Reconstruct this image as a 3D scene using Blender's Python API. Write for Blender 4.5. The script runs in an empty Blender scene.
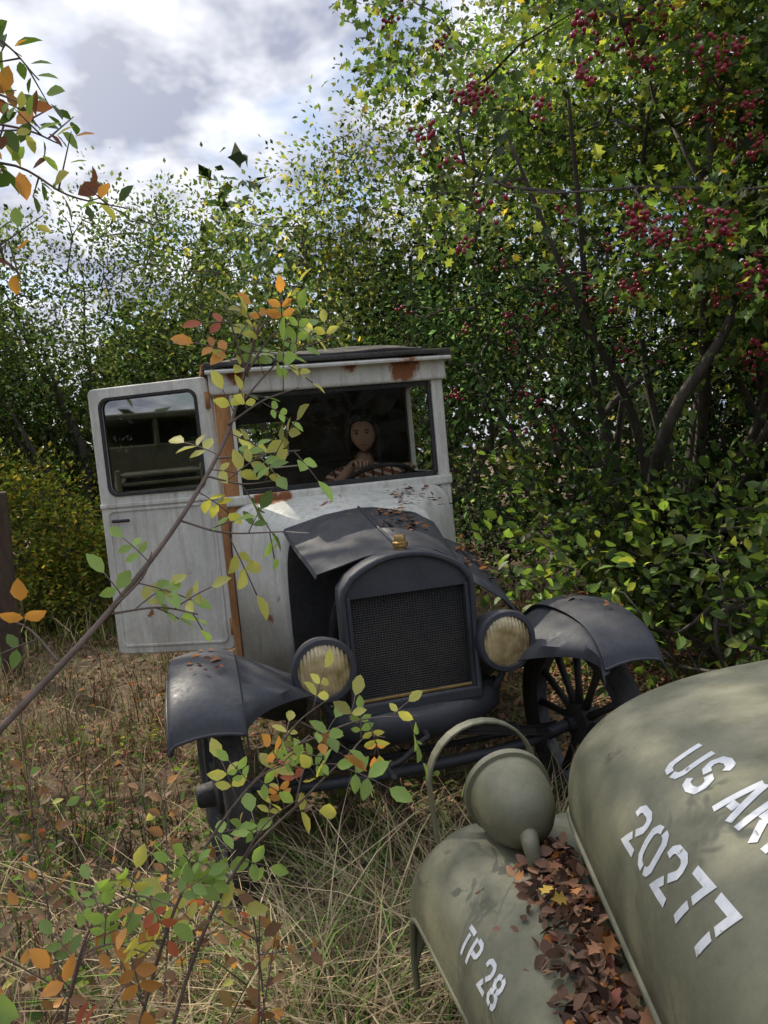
import bpy, bmesh, math
import numpy as np
from mathutils import Vector, Matrix, Euler
S=bpy.context.scene
# ---------------------------------------------------------------- helpers
def link(o,parent=None):
    S.collection.objects.link(o)
    if parent is not None:
        o.parent=parent; o.matrix_parent_inverse=Matrix.Translation(parent.location).inverted()
    return o
def empty(name,loc=(0,0,0)):
    e=bpy.data.objects.new(name,None); e.location=loc; e.empty_display_size=.2
    S.collection.objects.link(e); return e
def raw_mesh(name,V,loopidx,starts,col=None):
    me=bpy.data.meshes.new(name)
    me.vertices.add(len(V)); me.vertices.foreach_set('co',np.asarray(V,np.float32).ravel())
    me.loops.add(len(loopidx)); me.loops.foreach_set('vertex_index',np.asarray(loopidx,np.int32))
    me.polygons.add(len(starts)); me.polygons.foreach_set('loop_start',np.asarray(starts,np.int32))
    if col is not None:
        a=me.color_attributes.new('Col','FLOAT_COLOR','POINT')
        c=np.ones((len(V),4),np.float32); c[:,:3]=col; a.data.foreach_set('color',c.ravel())
    me.update(calc_edges=True); me.validate()
    return me
def obj(name,me,mat=None,parent=None,smooth=False):
    if mat: me.materials.append(mat)
    if smooth: me.polygons.foreach_set('use_smooth',[True]*len(me.polygons))
    return link(bpy.data.objects.new(name,me),parent)
def pyobj(name,V,F,mat=None,parent=None,smooth=False):
    me=bpy.data.meshes.new(name); me.from_pydata([tuple(v) for v in V],[],F); me.update()
    bm=bmesh.new(); bm.from_mesh(me); bmesh.ops.recalc_face_normals(bm,faces=bm.faces); bm.to_mesh(me); bm.free()
    return obj(name,me,mat,parent,smooth)
def solid(o,t,off=0,bev=0):
    m=o.modifiers.new('s','SOLIDIFY'); m.thickness=t; m.offset=off
    if bev: bevel(o,bev)
    return o
def bevel(o,w,seg=2):
    m=o.modifiers.new('b','BEVEL'); m.width=w; m.segments=seg; m.limit_method='ANGLE'; m.angle_limit=.6
    return o
def esplit(o,a=.6):
    m=o.modifiers.new('e','EDGE_SPLIT'); m.split_angle=a; return o
def box(name,c,s,mat,parent=None,rot=None,bev=.006,M=None):
    x,y,z=[a/2 for a in s]
    V=[Vector(p) for p in [(-x,-y,-z),(x,-y,-z),(x,y,-z),(-x,y,-z),(-x,-y,z),(x,-y,z),(x,y,z),(-x,y,z)]]
    T=Matrix.Translation(c)
    if rot is not None: T=T@Euler(rot).to_matrix().to_4x4()
    if M is not None: T=M@T
    o=pyobj(name,[T@v for v in V],[(0,3,2,1),(4,5,6,7),(0,1,5,4),(1,2,6,5),(2,3,7,6),(3,0,4,7)],mat,parent)
    if bev: bevel(o,bev)
    return o
def tubeVF(P,Rr,seg=8,cap=True):
    P=np.asarray(P,float); n=len(P)
    if np.isscalar(Rr): Rr=[Rr]*n
    T=np.gradient(P,axis=0); T/=np.linalg.norm(T,axis=1)[:,None]+1e-9
    a=np.array([0,0,1.]) if abs(T[0][2])<.9 else np.array([1.,0,0])
    V=[]
    N=np.cross(T[0],a); N/=np.linalg.norm(N)
    for i in range(n):
        N=N-T[i]*(N@T[i]); N/=np.linalg.norm(N)+1e-9; B=np.cross(T[i],N)
        for k in range(seg):
            t=2*math.pi*k/seg; V.append(P[i]+Rr[i]*(math.cos(t)*N+math.sin(t)*B))
    F=[]
    for i in range(n-1):
        for k in range(seg):
            k2=(k+1)%seg; F.append((i*seg+k,i*seg+k2,(i+1)*seg+k2,(i+1)*seg+k))
    if cap: F.append(tuple(range(seg))[::-1]); F.append(tuple((n-1)*seg+k for k in range(seg)))
    return V,F
def spline(P,n=6):
    P=[np.array(p,float) for p in P]; Q=[2*P[0]-P[1]]+P+[2*P[-1]-P[-2]]; out=[]
    for i in range(1,len(Q)-2):
        for k in range(n):
            t=k/n; p0,p1,p2,p3=Q[i-1:i+3]
            out.append(.5*((2*p1)+(-p0+p2)*t+(2*p0-5*p1+4*p2-p3)*t*t+(-p0+3*p1-3*p2+p3)*t**3))
    out.append(P[-1]); return np.array(out)
def tube(name,P,r,mat,parent=None,seg=10,sm=True):
    V,F=tubeVF(P,r,seg); return pyobj(name,V,F,mat,parent,sm)
class Multi:
    def __init__(s): s.V=[];s.F=[]
    def add(s,V,F):
        o=len(s.V); s.V.extend(V); s.F.extend([tuple(i+o for i in f) for f in F])
    def tube(s,P,r,seg=6): s.add(*tubeVF(P,r,seg,True))
    def make(s,name,mat,parent=None,smooth=True):
        me=bpy.data.meshes.new(name); me.from_pydata([tuple(v) for v in s.V],[],s.F); me.update()
        return obj(name,me,mat,parent,smooth)
def lathe(name,prof,c,axis,mat,parent=None,seg=32,smooth=True):
    A=Vector(axis).normalized(); X=A.orthogonal().normalized(); Y=A.cross(X); c=Vector(c)
    V=[];F=[]
    for r,h in prof:
        for k in range(seg):
            t=2*math.pi*k/seg; V.append(c+A*h+(X*math.cos(t)+Y*math.sin(t))*max(r,1e-4))
    for i in range(len(prof)-1):
        for k in range(seg):
            k2=(k+1)%seg; F.append((i*seg+k,i*seg+k2,(i+1)*seg+k2,(i+1)*seg+k))
    o=pyobj(name,V,F,mat,parent,smooth)
    if smooth: esplit(o,.7)
    return o
def plate(name,outer,holes,thick,M,mat,parent,bev=.003):
    cu=bpy.data.curves.new(name,'CURVE'); cu.dimensions='2D'; cu.fill_mode='BOTH'
    for pts in [outer]+holes:
        sp=cu.splines.new('POLY'); sp.points.add(len(pts)-1)
        for i,p in enumerate(pts): sp.points[i].co=(p[0],p[1],0,1)
        sp.use_cyclic_u=True
    cu.extrude=thick/2-bev; cu.bevel_depth=bev; cu.bevel_resolution=1; cu.offset=-bev
    t=bpy.data.objects.new('tmp',cu); S.collection.objects.link(t)
    me=bpy.data.meshes.new_from_object(t.evaluated_get(bpy.context.evaluated_depsgraph_get()))
    bpy.data.objects.remove(t); me.transform(M); me.name=name; me.materials.clear()
    return obj(name,me,mat,parent)
def frameM(o,X,Y,Z):
    m=Matrix.Identity(4)
    for i,v in enumerate((X,Y,Z)):
        v=Vector(v)
        for j in range(3): m[j][i]=v[j]
    for j in range(3): m[j][3]=o[j]
    return m
def rrect(x0,y0,x1,y1,r,n=5):
    out=[]
    for cx,cy,a in ((x1-r,y1-r,0),(x0+r,y1-r,90),(x0+r,y0+r,180),(x1-r,y0+r,270)):
        for k in range(n+1):
            t=math.radians(a+90*k/n); out.append((cx+r*math.cos(t),cy+r*math.sin(t)))
    return out
# ---------------------------------------------------------------- materials
def nodemat(name):
    m=bpy.data.materials.new(name); m.use_nodes=True; nt=m.node_tree; nt.nodes.clear()
    out=nt.nodes.new('ShaderNodeOutputMaterial'); return m,nt,out
def mixc(nt,f,a,b,mode='MIX'):
    n=nt.nodes.new('ShaderNodeMix'); n.data_type='RGBA'; n.blend_type=mode
    for s,v in ((n.inputs[0],f),(n.inputs[6],a),(n.inputs[7],b)):
        if hasattr(v,'is_output'): nt.links.new(v,s)
        elif isinstance(v,(int,float)): s.default_value=v
        else: s.default_value=(*v,1)
    return n.outputs[2]
def noise(nt,vec,scale,detail=4,rough=.6,dist=0):
    n=nt.nodes.new('ShaderNodeTexNoise'); n.inputs['Scale'].default_value=scale
    n.inputs['Detail'].default_value=detail; n.inputs['Roughness'].default_value=rough; n.inputs['Distortion'].default_value=dist
    nt.links.new(vec,n.inputs['Vector']); return n.outputs['Fac']
def ramp(nt,f,a,b,va=0,vb=1):
    n=nt.nodes.new('ShaderNodeMapRange'); n.inputs[1].default_value=a; n.inputs[2].default_value=b
    n.inputs[3].default_value=va; n.inputs[4].default_value=vb; nt.links.new(f,n.inputs[0]); return n.outputs[0]
def math_(nt,op,a,b=0):
    n=nt.nodes.new('ShaderNodeMath'); n.operation=op
    for i,v in enumerate((a,b)):
        if hasattr(v,'is_output'): nt.links.new(v,n.inputs[i])
        else: n.inputs[i].default_value=v
    return n.outputs[0]
def surf(name,c1,c2,rough=.6,metal=0,scale=6,rust=0.0,rustc=((.16,.055,.02),(.28,.11,.04)),spots=(),bump=.15,spec=.5,fine=60,stretch=None,dust=0,dustc=(.2,.17,.12),streak=0):
    m,nt,out=nodemat(name); N=nt.nodes
    g=N.new('ShaderNodeNewGeometry'); pos=g.outputs['Position']
    v=pos
    if stretch:
        mp=N.new('ShaderNodeMapping'); mp.inputs['Scale'].default_value=stretch; nt.links.new(pos,mp.inputs[0]); v=mp.outputs[0]
    n1=noise(nt,v,scale,4,.65); n2=noise(nt,v,fine,3,.6)
    col=mixc(nt,ramp(nt,n1,.35,.65),c1,c2)
    col=mixc(nt,ramp(nt,n2,.35,.75,0,.35),col,tuple(x*.6 for x in c1))
    if streak:
        mp=N.new('ShaderNodeMapping'); mp.inputs['Scale'].default_value=(22,22,1.6); nt.links.new(pos,mp.inputs[0])
        col=mixc(nt,ramp(nt,noise(nt,mp.outputs[0],1,4,.6),.5,.75,0,streak),col,(.16,.11,.07))
        sz=N.new('ShaderNodeSeparateXYZ'); nt.links.new(pos,sz.inputs[0])
        low=math_(nt,'MULTIPLY',ramp(nt,sz.outputs[2],1.05,.66),ramp(nt,noise(nt,pos,5,5,.7),.35,.65))
        col=mixc(nt,math_(nt,'MULTIPLY',low,.7),col,(.19,.15,.1))
    rg=ramp(nt,n2,.3,.7,max(0,rough-.1),min(1,rough+.1))
    mask=None
    if rust>0 or spots:
        rn=noise(nt,v,scale*1.3,6,.7,.4)
        mask=ramp(nt,rn,.72-rust*.35,.76-rust*.35) if rust>0 else None
        for (sx,sy,sz,sr) in spots:
            d=N.new('ShaderNodeVectorMath'); d.operation='DISTANCE'; nt.links.new(pos,d.inputs[0]); d.inputs[1].default_value=(sx,sy,sz)
            k=math_(nt,'ADD',d.outputs['Value'],math_(nt,'MULTIPLY',math_(nt,'SUBTRACT',rn,.5),sr*3))
            k=ramp(nt,k,sr,sr*.72)
            mask=k if mask is None else math_(nt,'MAXIMUM',mask,k)
        rc=mixc(nt,noise(nt,v,35,4),rustc[0],rustc[1])
        col=mixc(nt,mask,col,rc)
        rg=math_(nt,'ADD',rg,math_(nt,'MULTIPLY',mask,.3))
    if dust>0:
        sp=N.new('ShaderNodeSeparateXYZ'); nt.links.new(g.outputs['Normal'],sp.inputs[0])
        dm=math_(nt,'MULTIPLY',ramp(nt,sp.outputs[2],.3,1.0),ramp(nt,noise(nt,pos,11,6,.75),.38,.68,0,dust))
        col=mixc(nt,dm,col,dustc); rg=math_(nt,'ADD',rg,math_(nt,'MULTIPLY',dm,.3))
    b=N.new('ShaderNodeBsdfPrincipled'); nt.links.new(col,b.inputs['Base Color']); nt.links.new(rg,b.inputs['Roughness'])
    b.inputs['Metallic'].default_value=metal; b.inputs['Specular IOR Level'].default_value=spec
    if bump:
        h=math_(nt,'ADD',n2,math_(nt,'MULTIPLY',n1,.6))
        if mask is not None: h=math_(nt,'ADD',h,math_(nt,'MULTIPLY',mask,.5))
        bp=N.new('ShaderNodeBump'); bp.inputs['Strength'].default_value=bump; bp.inputs['Distance'].default_value=.01
        nt.links.new(h,bp.inputs['Height']); nt.links.new(bp.outputs[0],b.inputs['Normal'])
    nt.links.new(b.outputs[0],out.inputs[0]); return m
def leafmat(name,trans=.42,rough=.45,gloss=True):
    m,nt,out=nodemat(name); N=nt.nodes
    a=N.new('ShaderNodeAttribute'); a.attribute_name='Col'
    if gloss:
        b=N.new('ShaderNodeBsdfPrincipled'); b.inputs['Roughness'].default_value=rough; b.inputs['Specular IOR Level'].default_value=.35
        nt.links.new(a.outputs['Color'],b.inputs['Base Color'])
    else:
        b=N.new('ShaderNodeBsdfDiffuse'); nt.links.new(a.outputs['Color'],b.inputs[0])
    if trans==0: nt.links.new(b.outputs[0],out.inputs[0]); return m
    t=N.new('ShaderNodeBsdfTranslucent')
    nt.links.new(mixc(nt,1.0,a.outputs['Color'],(2.1,2.0,1.0),'MULTIPLY'),t.inputs[0])
    mx=N.new('ShaderNodeMixShader'); mx.inputs[0].default_value=trans
    nt.links.new(b.outputs[0],mx.inputs[1]); nt.links.new(t.outputs[0],mx.inputs[2]); nt.links.new(mx.outputs[0],out.inputs[0])
    return m
def glassmat(name,tint=(1,1,1),refl=1.45,base=0.0):
    m,nt,out=nodemat(name); N=nt.nodes
    f=N.new('ShaderNodeFresnel'); f.inputs[0].default_value=refl
    t=N.new('ShaderNodeBsdfTransparent'); t.inputs[0].default_value=(*tint,1)
    g=N.new('ShaderNodeBsdfGlossy'); g.inputs['Roughness'].default_value=.02; g.inputs[0].default_value=(.9,.9,.9,1)
    mx=N.new('ShaderNodeMixShader'); nt.links.new(math_(nt,'ADD',f.outputs[0],base),mx.inputs[0]); nt.links.new(t.outputs[0],mx.inputs[1]); nt.links.new(g.outputs[0],mx.inputs[2])
    nt.links.new(mx.outputs[0],out.inputs[0]); return m
M_dark=surf('dark_primer',(.034,.037,.046),(.052,.056,.067),rough=.52,scale=5,rust=.2,rustc=((.06,.035,.025),(.11,.06,.035)),bump=.08,dust=.4,dustc=(.13,.115,.1),spec=.4)
M_black=surf('old_black',(.012,.012,.013),(.03,.028,.027),rough=.7,scale=12,bump=.2)
M_rubber=surf('rubber',(.018,.018,.018),(.04,.037,.033),rough=.85,scale=20,bump=.3)
M_cream=surf('faded_cream_paint',(.49,.49,.44),(.65,.64,.58),rough=.55,scale=4,rust=.27,spots=((-.38,.99,1.385,.075),(.36,.99,2.02,.10),(.1,.99,2.03,.06),(-.46,.99,2.0,.06),(-.28,.99,1.385,.06),(.5,.97,1.22,.04)),bump=.08,stretch=(1,1,.55),streak=.5)
M_rustw=surf('rusty_wood_post',(.25,.11,.04),(.42,.21,.08),rough=.85,scale=8,fine=40,bump=.5,stretch=(3,3,.5),rust=.3,rustc=((.1,.04,.02),(.45,.40,.3)))
M_wood=surf('dark_wood',(.05,.035,.025),(.09,.06,.04),rough=.85,scale=10,bump=.4,stretch=(3,3,.6))
M_roof=surf('roof_fabric',(.03,.03,.03),(.06,.058,.055),rough=.9,scale=8,bump=.3,dust=.8)
M_olive=surf('olive_paint',(.14,.14,.09),(.19,.187,.127),rough=.5,scale=3,rust=.22,rustc=((.10,.09,.06),(.07,.058,.04)),bump=.08,dust=.7,dustc=(.25,.235,.18),spec=.35)
M_olived=surf('olive_dark',(.07,.07,.04),(.1,.1,.06),rough=.6,scale=6)
M_white=surf('stencil_white',(.62,.64,.67),(.78,.78,.78),rough=.6,scale=25,rust=.3,rustc=((.3,.3,.22),(.2,.2,.13)),bump=.05)
M_brass=surf('brass',(.3,.19,.07),(.45,.32,.14),rough=.45,metal=.8,scale=20)
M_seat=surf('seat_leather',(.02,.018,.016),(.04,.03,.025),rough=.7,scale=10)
M_glass=glassmat('old_glass',(.9,.92,.9),1.12)
M_glassd=glassmat('door_glass',(.25,.27,.26),1.3,.28)
def corem():
    m,nt,out=nodemat('radiator_core'); N=nt.nodes; g=N.new('ShaderNodeNewGeometry')
    sx=N.new('ShaderNodeSeparateXYZ'); nt.links.new(g.outputs['Position'],sx.inputs[0])
    a=math_(nt,'SINE',math_(nt,'MULTIPLY',sx.outputs[0],2*math.pi/.011)); c=math_(nt,'SINE',math_(nt,'MULTIPLY',sx.outputs[2],2*math.pi/.009))
    k=math_(nt,'MAXIMUM',a,c); n=noise(nt,g.outputs['Position'],7,5)
    col=mixc(nt,ramp(nt,k,.2,.9),(.004,.004,.005),mixc(nt,ramp(nt,n,.4,.65),(.026,.028,.034),(.06,.05,.042)))
    b=N.new('ShaderNodeBsdfPrincipled'); b.inputs['Roughness'].default_value=.6; nt.links.new(col,b.inputs['Base Color'])
    bp=N.new('ShaderNodeBump'); bp.inputs['Distance'].default_value=.004; bp.inputs['Strength'].default_value=.8; nt.links.new(k,bp.inputs['Height']); nt.links.new(bp.outputs[0],b.inputs['Normal'])
    nt.links.new(b.outputs[0],out.inputs[0]); return m
M_core=corem()
def lensm():
    m,nt,out=nodemat('headlight_glass'); N=nt.nodes; g=N.new('ShaderNodeNewGeometry')
    sx=N.new('ShaderNodeSeparateXYZ'); nt.links.new(g.outputs['Position'],sx.inputs[0])
    a=math_(nt,'SINE',math_(nt,'MULTIPLY',sx.outputs[0],2*math.pi/.014))
    n=noise(nt,g.outputs['Position'],16,5)
    col=mixc(nt,ramp(nt,n,.35,.65),(.30,.22,.09),(.70,.58,.34))
    b=N.new('ShaderNodeBsdfPrincipled'); b.inputs['Roughness'].default_value=.22; b.inputs['Metallic'].default_value=.4; nt.links.new(col,b.inputs['Base Color'])
    b.inputs['Coat Weight'].default_value=1; b.inputs['Coat Roughness'].default_value=.05
    bp=N.new('ShaderNodeBump'); bp.inputs['Distance'].default_value=.003; bp.inputs['Strength'].default_value=.5; nt.links.new(a,bp.inputs['Height']); nt.links.new(bp.outputs[0],b.inputs['Normal'])
    nt.links.new(b.outputs[0],out.inputs[0]); return m
M_lens=lensm()
M_leaf=leafmat('leaf',.4,.45,False); M_far=leafmat('opaque_leaf',0,.5,False); M_leafn=leafmat('near_leaf',.45,.5); M_dry=leafmat('dry_leaf',0,.7,False); M_grass=leafmat('grass_blade',0,.6,False)  # M_far: plain diffuse leaf without translucency
M_bark=surf('bark',(.06,.05,.042),(.12,.10,.085),rough=.9,scale=12,bump=.6,stretch=(2,2,.5))
M_twig=surf('twig',(.10,.07,.055),(.17,.125,.10),rough=.8,scale=30,bump=.3)
def simple(name,c,rough):
    m,nt,out=nodemat(name); b=nt.nodes.new('ShaderNodeBsdfPrincipled'); g=nt.nodes.new('ShaderNodeNewGeometry')
    nt.links.new(mixc(nt,noise(nt,g.outputs['Position'],40,2),tuple(x*.7 for x in c),tuple(x*1.3 for x in c)),b.inputs['Base Color']); b.inputs['Roughness'].default_value=rough
    nt.links.new(b.outputs[0],out.inputs[0]); return m
M_berry=simple('berry',(.26,.02,.04),.3)
# ---------------------------------------------------------------- leaves
SH={'dia':(np.array([(0,0,0),(.45,.3,.07),(1,0,-.05),(.45,-.3,.07)]),[(0,1,2,3)]),
 'oval':(np.array([(0,0,0),(.22,.2,.05),(.5,.29,.08),(.8,.17,.03),(1,0,-.06),(.8,-.17,.03),(.5,-.29,.08),(.22,-.2,.05),(.5,0,0)]),[(0,8,2,1),(8,4,3,2),(0,7,6,8),(8,6,5,4)]),
 'lobe':(np.array([(0,0,0),(.2,.1,.02),(.28,.42,.1),(.48,.2,.04),(.66,.4,.08),(.78,.16,.02),(1,0,-.06),(.78,-.16,.02),(.66,-.4,.08),(.48,-.2,.04),(.28,-.42,.1),(.2,-.1,.02),(.5,0,0)]),
   [(0,12,3,2,1),(12,6,5,4,3),(0,11,10,9,12),(12,9,8,7,6)])}
def nrmz(a): return a/(np.linalg.norm(a,axis=-1,keepdims=True)+1e-9)
def leaves(name,pos,d,n,size,cols,mat=None,parent=None,shape='dia'):
    K,F=SH[shape]; N=len(pos); X=nrmz(d); Z=nrmz(n-X*np.sum(n*X,1,keepdims=True)); Y=np.cross(Z,X)
    s=np.asarray(size)[:,None,None]
    V=pos[:,None]+s*(K[None,:,0:1]*X[:,None]+K[None,:,1:2]*Y[:,None]+K[None,:,2:3]*Z[:,None])
    k=len(K); fl=[len(f) for f in F]; li=np.concatenate([np.array(f) for f in F]); L=len(li)
    loops=(np.arange(N)[:,None]*k+li[None]).ravel()
    st=(np.arange(N)[:,None]*L+np.concatenate([[0],np.cumsum(fl)[:-1]])[None]).ravel()
    me=raw_mesh(name,V.reshape(-1,3),loops,st,np.repeat(cols,k,0))
    return obj(name,me,mat or M_leaf,parent)
def pick(pal,n,r,jit=.25):
    P=np.array([p[0] for p in pal]); w=np.array([p[1] for p in pal],float); w/=w.sum()
    return P[r.choice(len(P),n,p=w)]*(1+jit*r.standard_normal((n,1))).clip(.4,1.9)
DG=(.035,.065,.022);MG=(.06,.105,.03);BG=(.10,.165,.04);YG=(.19,.225,.05);YE=(.36,.28,.06);OR=(.34,.13,.035);BR=(.15,.085,.05);RD=(.2,.04,.025);HAZE=(.10,.135,.07);HAZE2=(.155,.17,.105)  # last two greens: distance haze mixed into background leaf colour
def lump(p,f,ph):
    return (np.sin(p[:,0]*f+ph)+np.sin(p[:,1]*f*1.1+ph*2)+np.sin(p[:,2]*f*1.2+ph*3)+.6*np.sin(p[:,0]*f*2.3+p[:,2]*f*1.9+ph))/3.6
CAM=np.array([-.7276,-2.7575,1.5871])
def tree(name,base,blobs,nc,nl,lsize,pal,seed,shape='dia',trunk=.1,limbs=7,L=.4,gap=-.25,bfrac=.3,droop=.3,reject=None,berries=0,spread=.07,cpal=.3,up=1.0,mat=None,clump=.45,reach=.75):
    r=np.random.default_rng(seed); e=empty(name,base)
    B=np.array(blobs,float); vol=B[:,3]*B[:,4]*B[:,5]; w=vol**.8; w/=w.sum()
    bi=r.choice(len(B),nc*4,p=w); u=nrmz(r.standard_normal((nc*4,3)))
    rad=np.where(r.random(nc*4)<.8,.62+.45*r.random(nc*4)**.7,r.random(nc*4)**.5*.7)
    off=u*rad[:,None]; rad2=1+.3*lump(u*2.5,1.6,seed)
    C=B[bi,:3]+off*B[bi,3:6]*rad2[:,None]
    ok=(lump(C,3.1,seed*1.7)>gap)&(C[:,2]>.12)
    if reject is not None: ok&=~reject(C)
    C=C[ok][:nc]; u=u[ok][:nc]; n=len(C)
    D=nrmz(u+.6*r.standard_normal((n,3))+np.array([0,0,-droop]))
    cf=pick([((1,1,1),1)],n,r,cpal)*(1+clump*lump(C,1.9,seed+.7)+clump*.6*lump(C,4.7,seed+2.2)).clip(.35,1.7)[:,None]  # clump paints light and shadow masses into the leaf colour
    s=r.random((n,nl)); side=r.standard_normal((n,nl,3))
    pos=C[:,None]+D[:,None]*((s-.35)*L)[...,None]+side*spread
    ld=nrmz(D[:,None]*.6+side*.6); ln=nrmz(r.standard_normal((n,nl,3))*.55+np.array([0,0,up]))
    pos=pos.reshape(-1,3); cols=pick(pal,n*nl,r)*np.repeat(cf,nl,0)
    sz=lsize*(.6+.7*r.random(n*nl))
    leaves('foliage',pos,ld.reshape(-1,3),ln.reshape(-1,3),sz,cols,mat or M_leaf,e,shape)
    W=Multi(); nodes=[]
    b=np.array(base,float)
    for k in range(limbs):
        bb=B[k%len(B)]; tgt=bb[:3]+nrmz(r.standard_normal(3))*bb[3:6]*reach
        st=b+np.array([r.normal()*.08,r.normal()*.08,0]); mid=st*.55+tgt*.45+r.standard_normal(3)*.25; mid[2]=max(mid[2],.5*tgt[2])
        P=spline([st,st+(mid-st)*.5+r.standard_normal(3)*.1,mid,mid*.5+tgt*.5+r.standard_normal(3)*.15,tgt],5)
        W.tube(P,np.linspace(trunk*(.6+.5*r.random()),.01,len(P)),7); nodes.extend(P[5:])
    m=np.where(r.random(n)<bfrac)[0]
    NA=np.array(nodes)
    for ci in m:
        c=C[ci]; dd=np.linalg.norm(NA-c,axis=1)+(NA[:,2]>c[2])*.25
        if dd.min()>1.3: continue
        a=NA[np.argmin(dd)]; q=r.standard_normal(3)*.12*np.linalg.norm(c-a)
        P=[a,a*.67+c*.33+q,a*.33+c*.67+q*.6+r.standard_normal(3)*.03,c]
        W.tube(P,[.012,.009,.006,.0025],3); NA=np.vstack([NA,P[1],P[2]])
    W.make('trunk_and_branches',M_bark,e)
    if berries:
        tc=nrmz(CAM-C); sc=np.sum(u*tc,1); cand=np.where((sc>.15)&(C[:,2]>1.6)&(np.linalg.norm(C-CAM,axis=1)<5.5))[0]
        ci=r.choice(cand,berries); q=C[ci]+tc[ci]*.14
        ico=bmesh.new(); bmesh.ops.create_icosphere(ico,subdivisions=2,radius=1); iv=np.array([v.co[:] for v in ico.verts]); jf=np.array([[v.index for v in f.verts] for f in ico.faces]); ico.free()
        nb=6
        pp=np.repeat(q,nb,0)+r.standard_normal((berries*nb,3))*.03+np.array([0,0,-.05]); ss=.0105*(.8+.5*r.random(len(pp)))
        V=(pp[:,None]+iv[None]*ss[:,None,None]).reshape(-1,3); li=(np.arange(len(pp))[:,None,None]*len(iv)+jf[None]).ravel()
        obj('berries',raw_mesh('berries',V,li,np.arange(len(pp)*len(jf))*3),M_berry,e,True)
    return e
def near_truck(C): return ((np.abs(C[:,0])<1.05)&(C[:,1]<3.8)&(C[:,1]>-1)&(C[:,2]<2.4))|((C[:,0]<1.4)&(C[:,1]<1.1)&(C[:,2]<2.2)&(C[:,0]>-1))
tree('hawthorn_tree',(2.9,2.5,0),[(1.9,1.5,3.1,1.1,1.2,.9),(2.3,.4,3.1,1.1,1.1,.9),(2.9,2.0,4.4,1.9,1.6,1.1),(3.0,.6,2.3,.8,.9,.9)],
  1650,20,.062,[(DG,1.5),(MG,4),(BG,4),(YG,2.6),(YE,.25)],11,'lobe',.07,12,.42,.05,.2,.35,near_truck,430,.075,.35,.7,M_leafn,.5,.6)
tree('hawthorn_tree',(2.7,2.9,0),[(2.8,2.8,2.2,1.7,1.4,1.9),(2.9,1.7,1.2,1.1,1.1,1.1),(1.75,3.1,2.3,.8,1.0,1.6),(3.6,.6,1.6,1.0,1.2,1.5)],
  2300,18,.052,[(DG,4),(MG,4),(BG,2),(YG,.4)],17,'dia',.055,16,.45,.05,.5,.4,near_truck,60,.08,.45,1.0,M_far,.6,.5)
tree('bramble_bush',(2.1,.9,0),[(2.0,.9,.6,.55,.8,.6),(2.6,.2,.8,.6,.8,.7),(1.7,1.9,.7,.4,.6,.7)],330,11,.08,[(MG,3),(BG,4),(YG,1.2)],12,'oval',.012,9,.5,-.1,.3,.2,near_truck,0,.1,.35,.7,M_leafn)
tree('hazel_tree',(1.4,6.8,0),[(.9,6.8,3.0,1.9,1.4,2.2),(2.9,6.4,4.2,2.1,1.5,2.4),(1.2,5.6,2.0,1.4,1.0,1.5),(4.0,5.0,5.0,2.0,1.6,1.8)],2600,19,.07,[(DG,1),(MG,3),(HAZE,3.5),(HAZE2,2.5),(YG,1.5),(YE,.3)],13,'dia',.12,14,.5,-.1,.2,.3,near_truck,0,.1,.4,1.0,M_leaf,.6)
tree('blackthorn_tree',(-1.9,8.3,0),[(-1.4,8.3,3.0,1.9,1.4,2.1),(-3.0,8.8,2.6,1.3,1.2,2.1),(-.2,8.0,2.8,1.3,1.1,1.9),(-3.6,7.8,3.2,1.0,1.0,1.3)],2900,19,.066,[(DG,2),(MG,4),(HAZE,4),(HAZE2,1),(YG,.4)],14,'dia',.1,18,.5,-.35,.25,.2,None,0,.11,.4,1.0,M_leaf)
tree('shrub',(-2.9,5.9,0),[(-2.9,6.0,.95,1.1,.8,1.0),(-1.9,5.6,.5,.7,.6,.6)],800,20,.06,[(BG,1.5),(YG,4),(YE,2)],15,'dia',.03,10,.45,-.3,.2,.1,None,0,.09)
tree('unseen_shade_tree',(-4.6,3.4,0),[(-2.4,2.5,7.1,1.7,1.5,.9),(-2.7,4.3,7.8,1.8,1.5,.9),(-5.0,2.6,5.6,1.2,1.3,1.4)],750,13,.11,[(MG,3),(BG,3),(YG,1)],16,'dia',.14,12,.6,-.2,.12,.1,  # unseen tree, crown added above the view to shade truck and army vehicle
  lambda C:(C[:,0]>-3.9)&((C[:,2]-1.587)/(C[:,1]+2.757)<.72),0,.12,.3,1,M_leaf)
r=np.random.default_rng(5); n=42000
th=np.where(r.random(n)<.85,r.uniform(-1.2,1.5,n),r.uniform(1.5,5.08,n)); R_=r.uniform(12,19,n); hgt=5.2+1.1*np.sin(th*7)+.8*np.sin(th*17+1)+ .6*np.sin(th*41)
hgt=np.where(th>1.5,3.0,hgt); z=r.random(n)*hgt
P=np.stack([np.sin(th)*R_,-2+np.cos(th)*R_,z],1)
sz=np.where((th>1.5),.5,.32)
leaves('distant_trees',P,nrmz(r.standard_normal((n,3))),nrmz(r.standard_normal((n,3))+np.array([0,0,.8])),sz*(.5+.8*r.random(n)),pick([(DG,.6),(MG,3),(HAZE,3),(HAZE2,3),(YG,2.5),(YE,.4)],n,r)*(1+.35*np.sin(th*23))[:,None],M_far,None,'dia')
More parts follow.
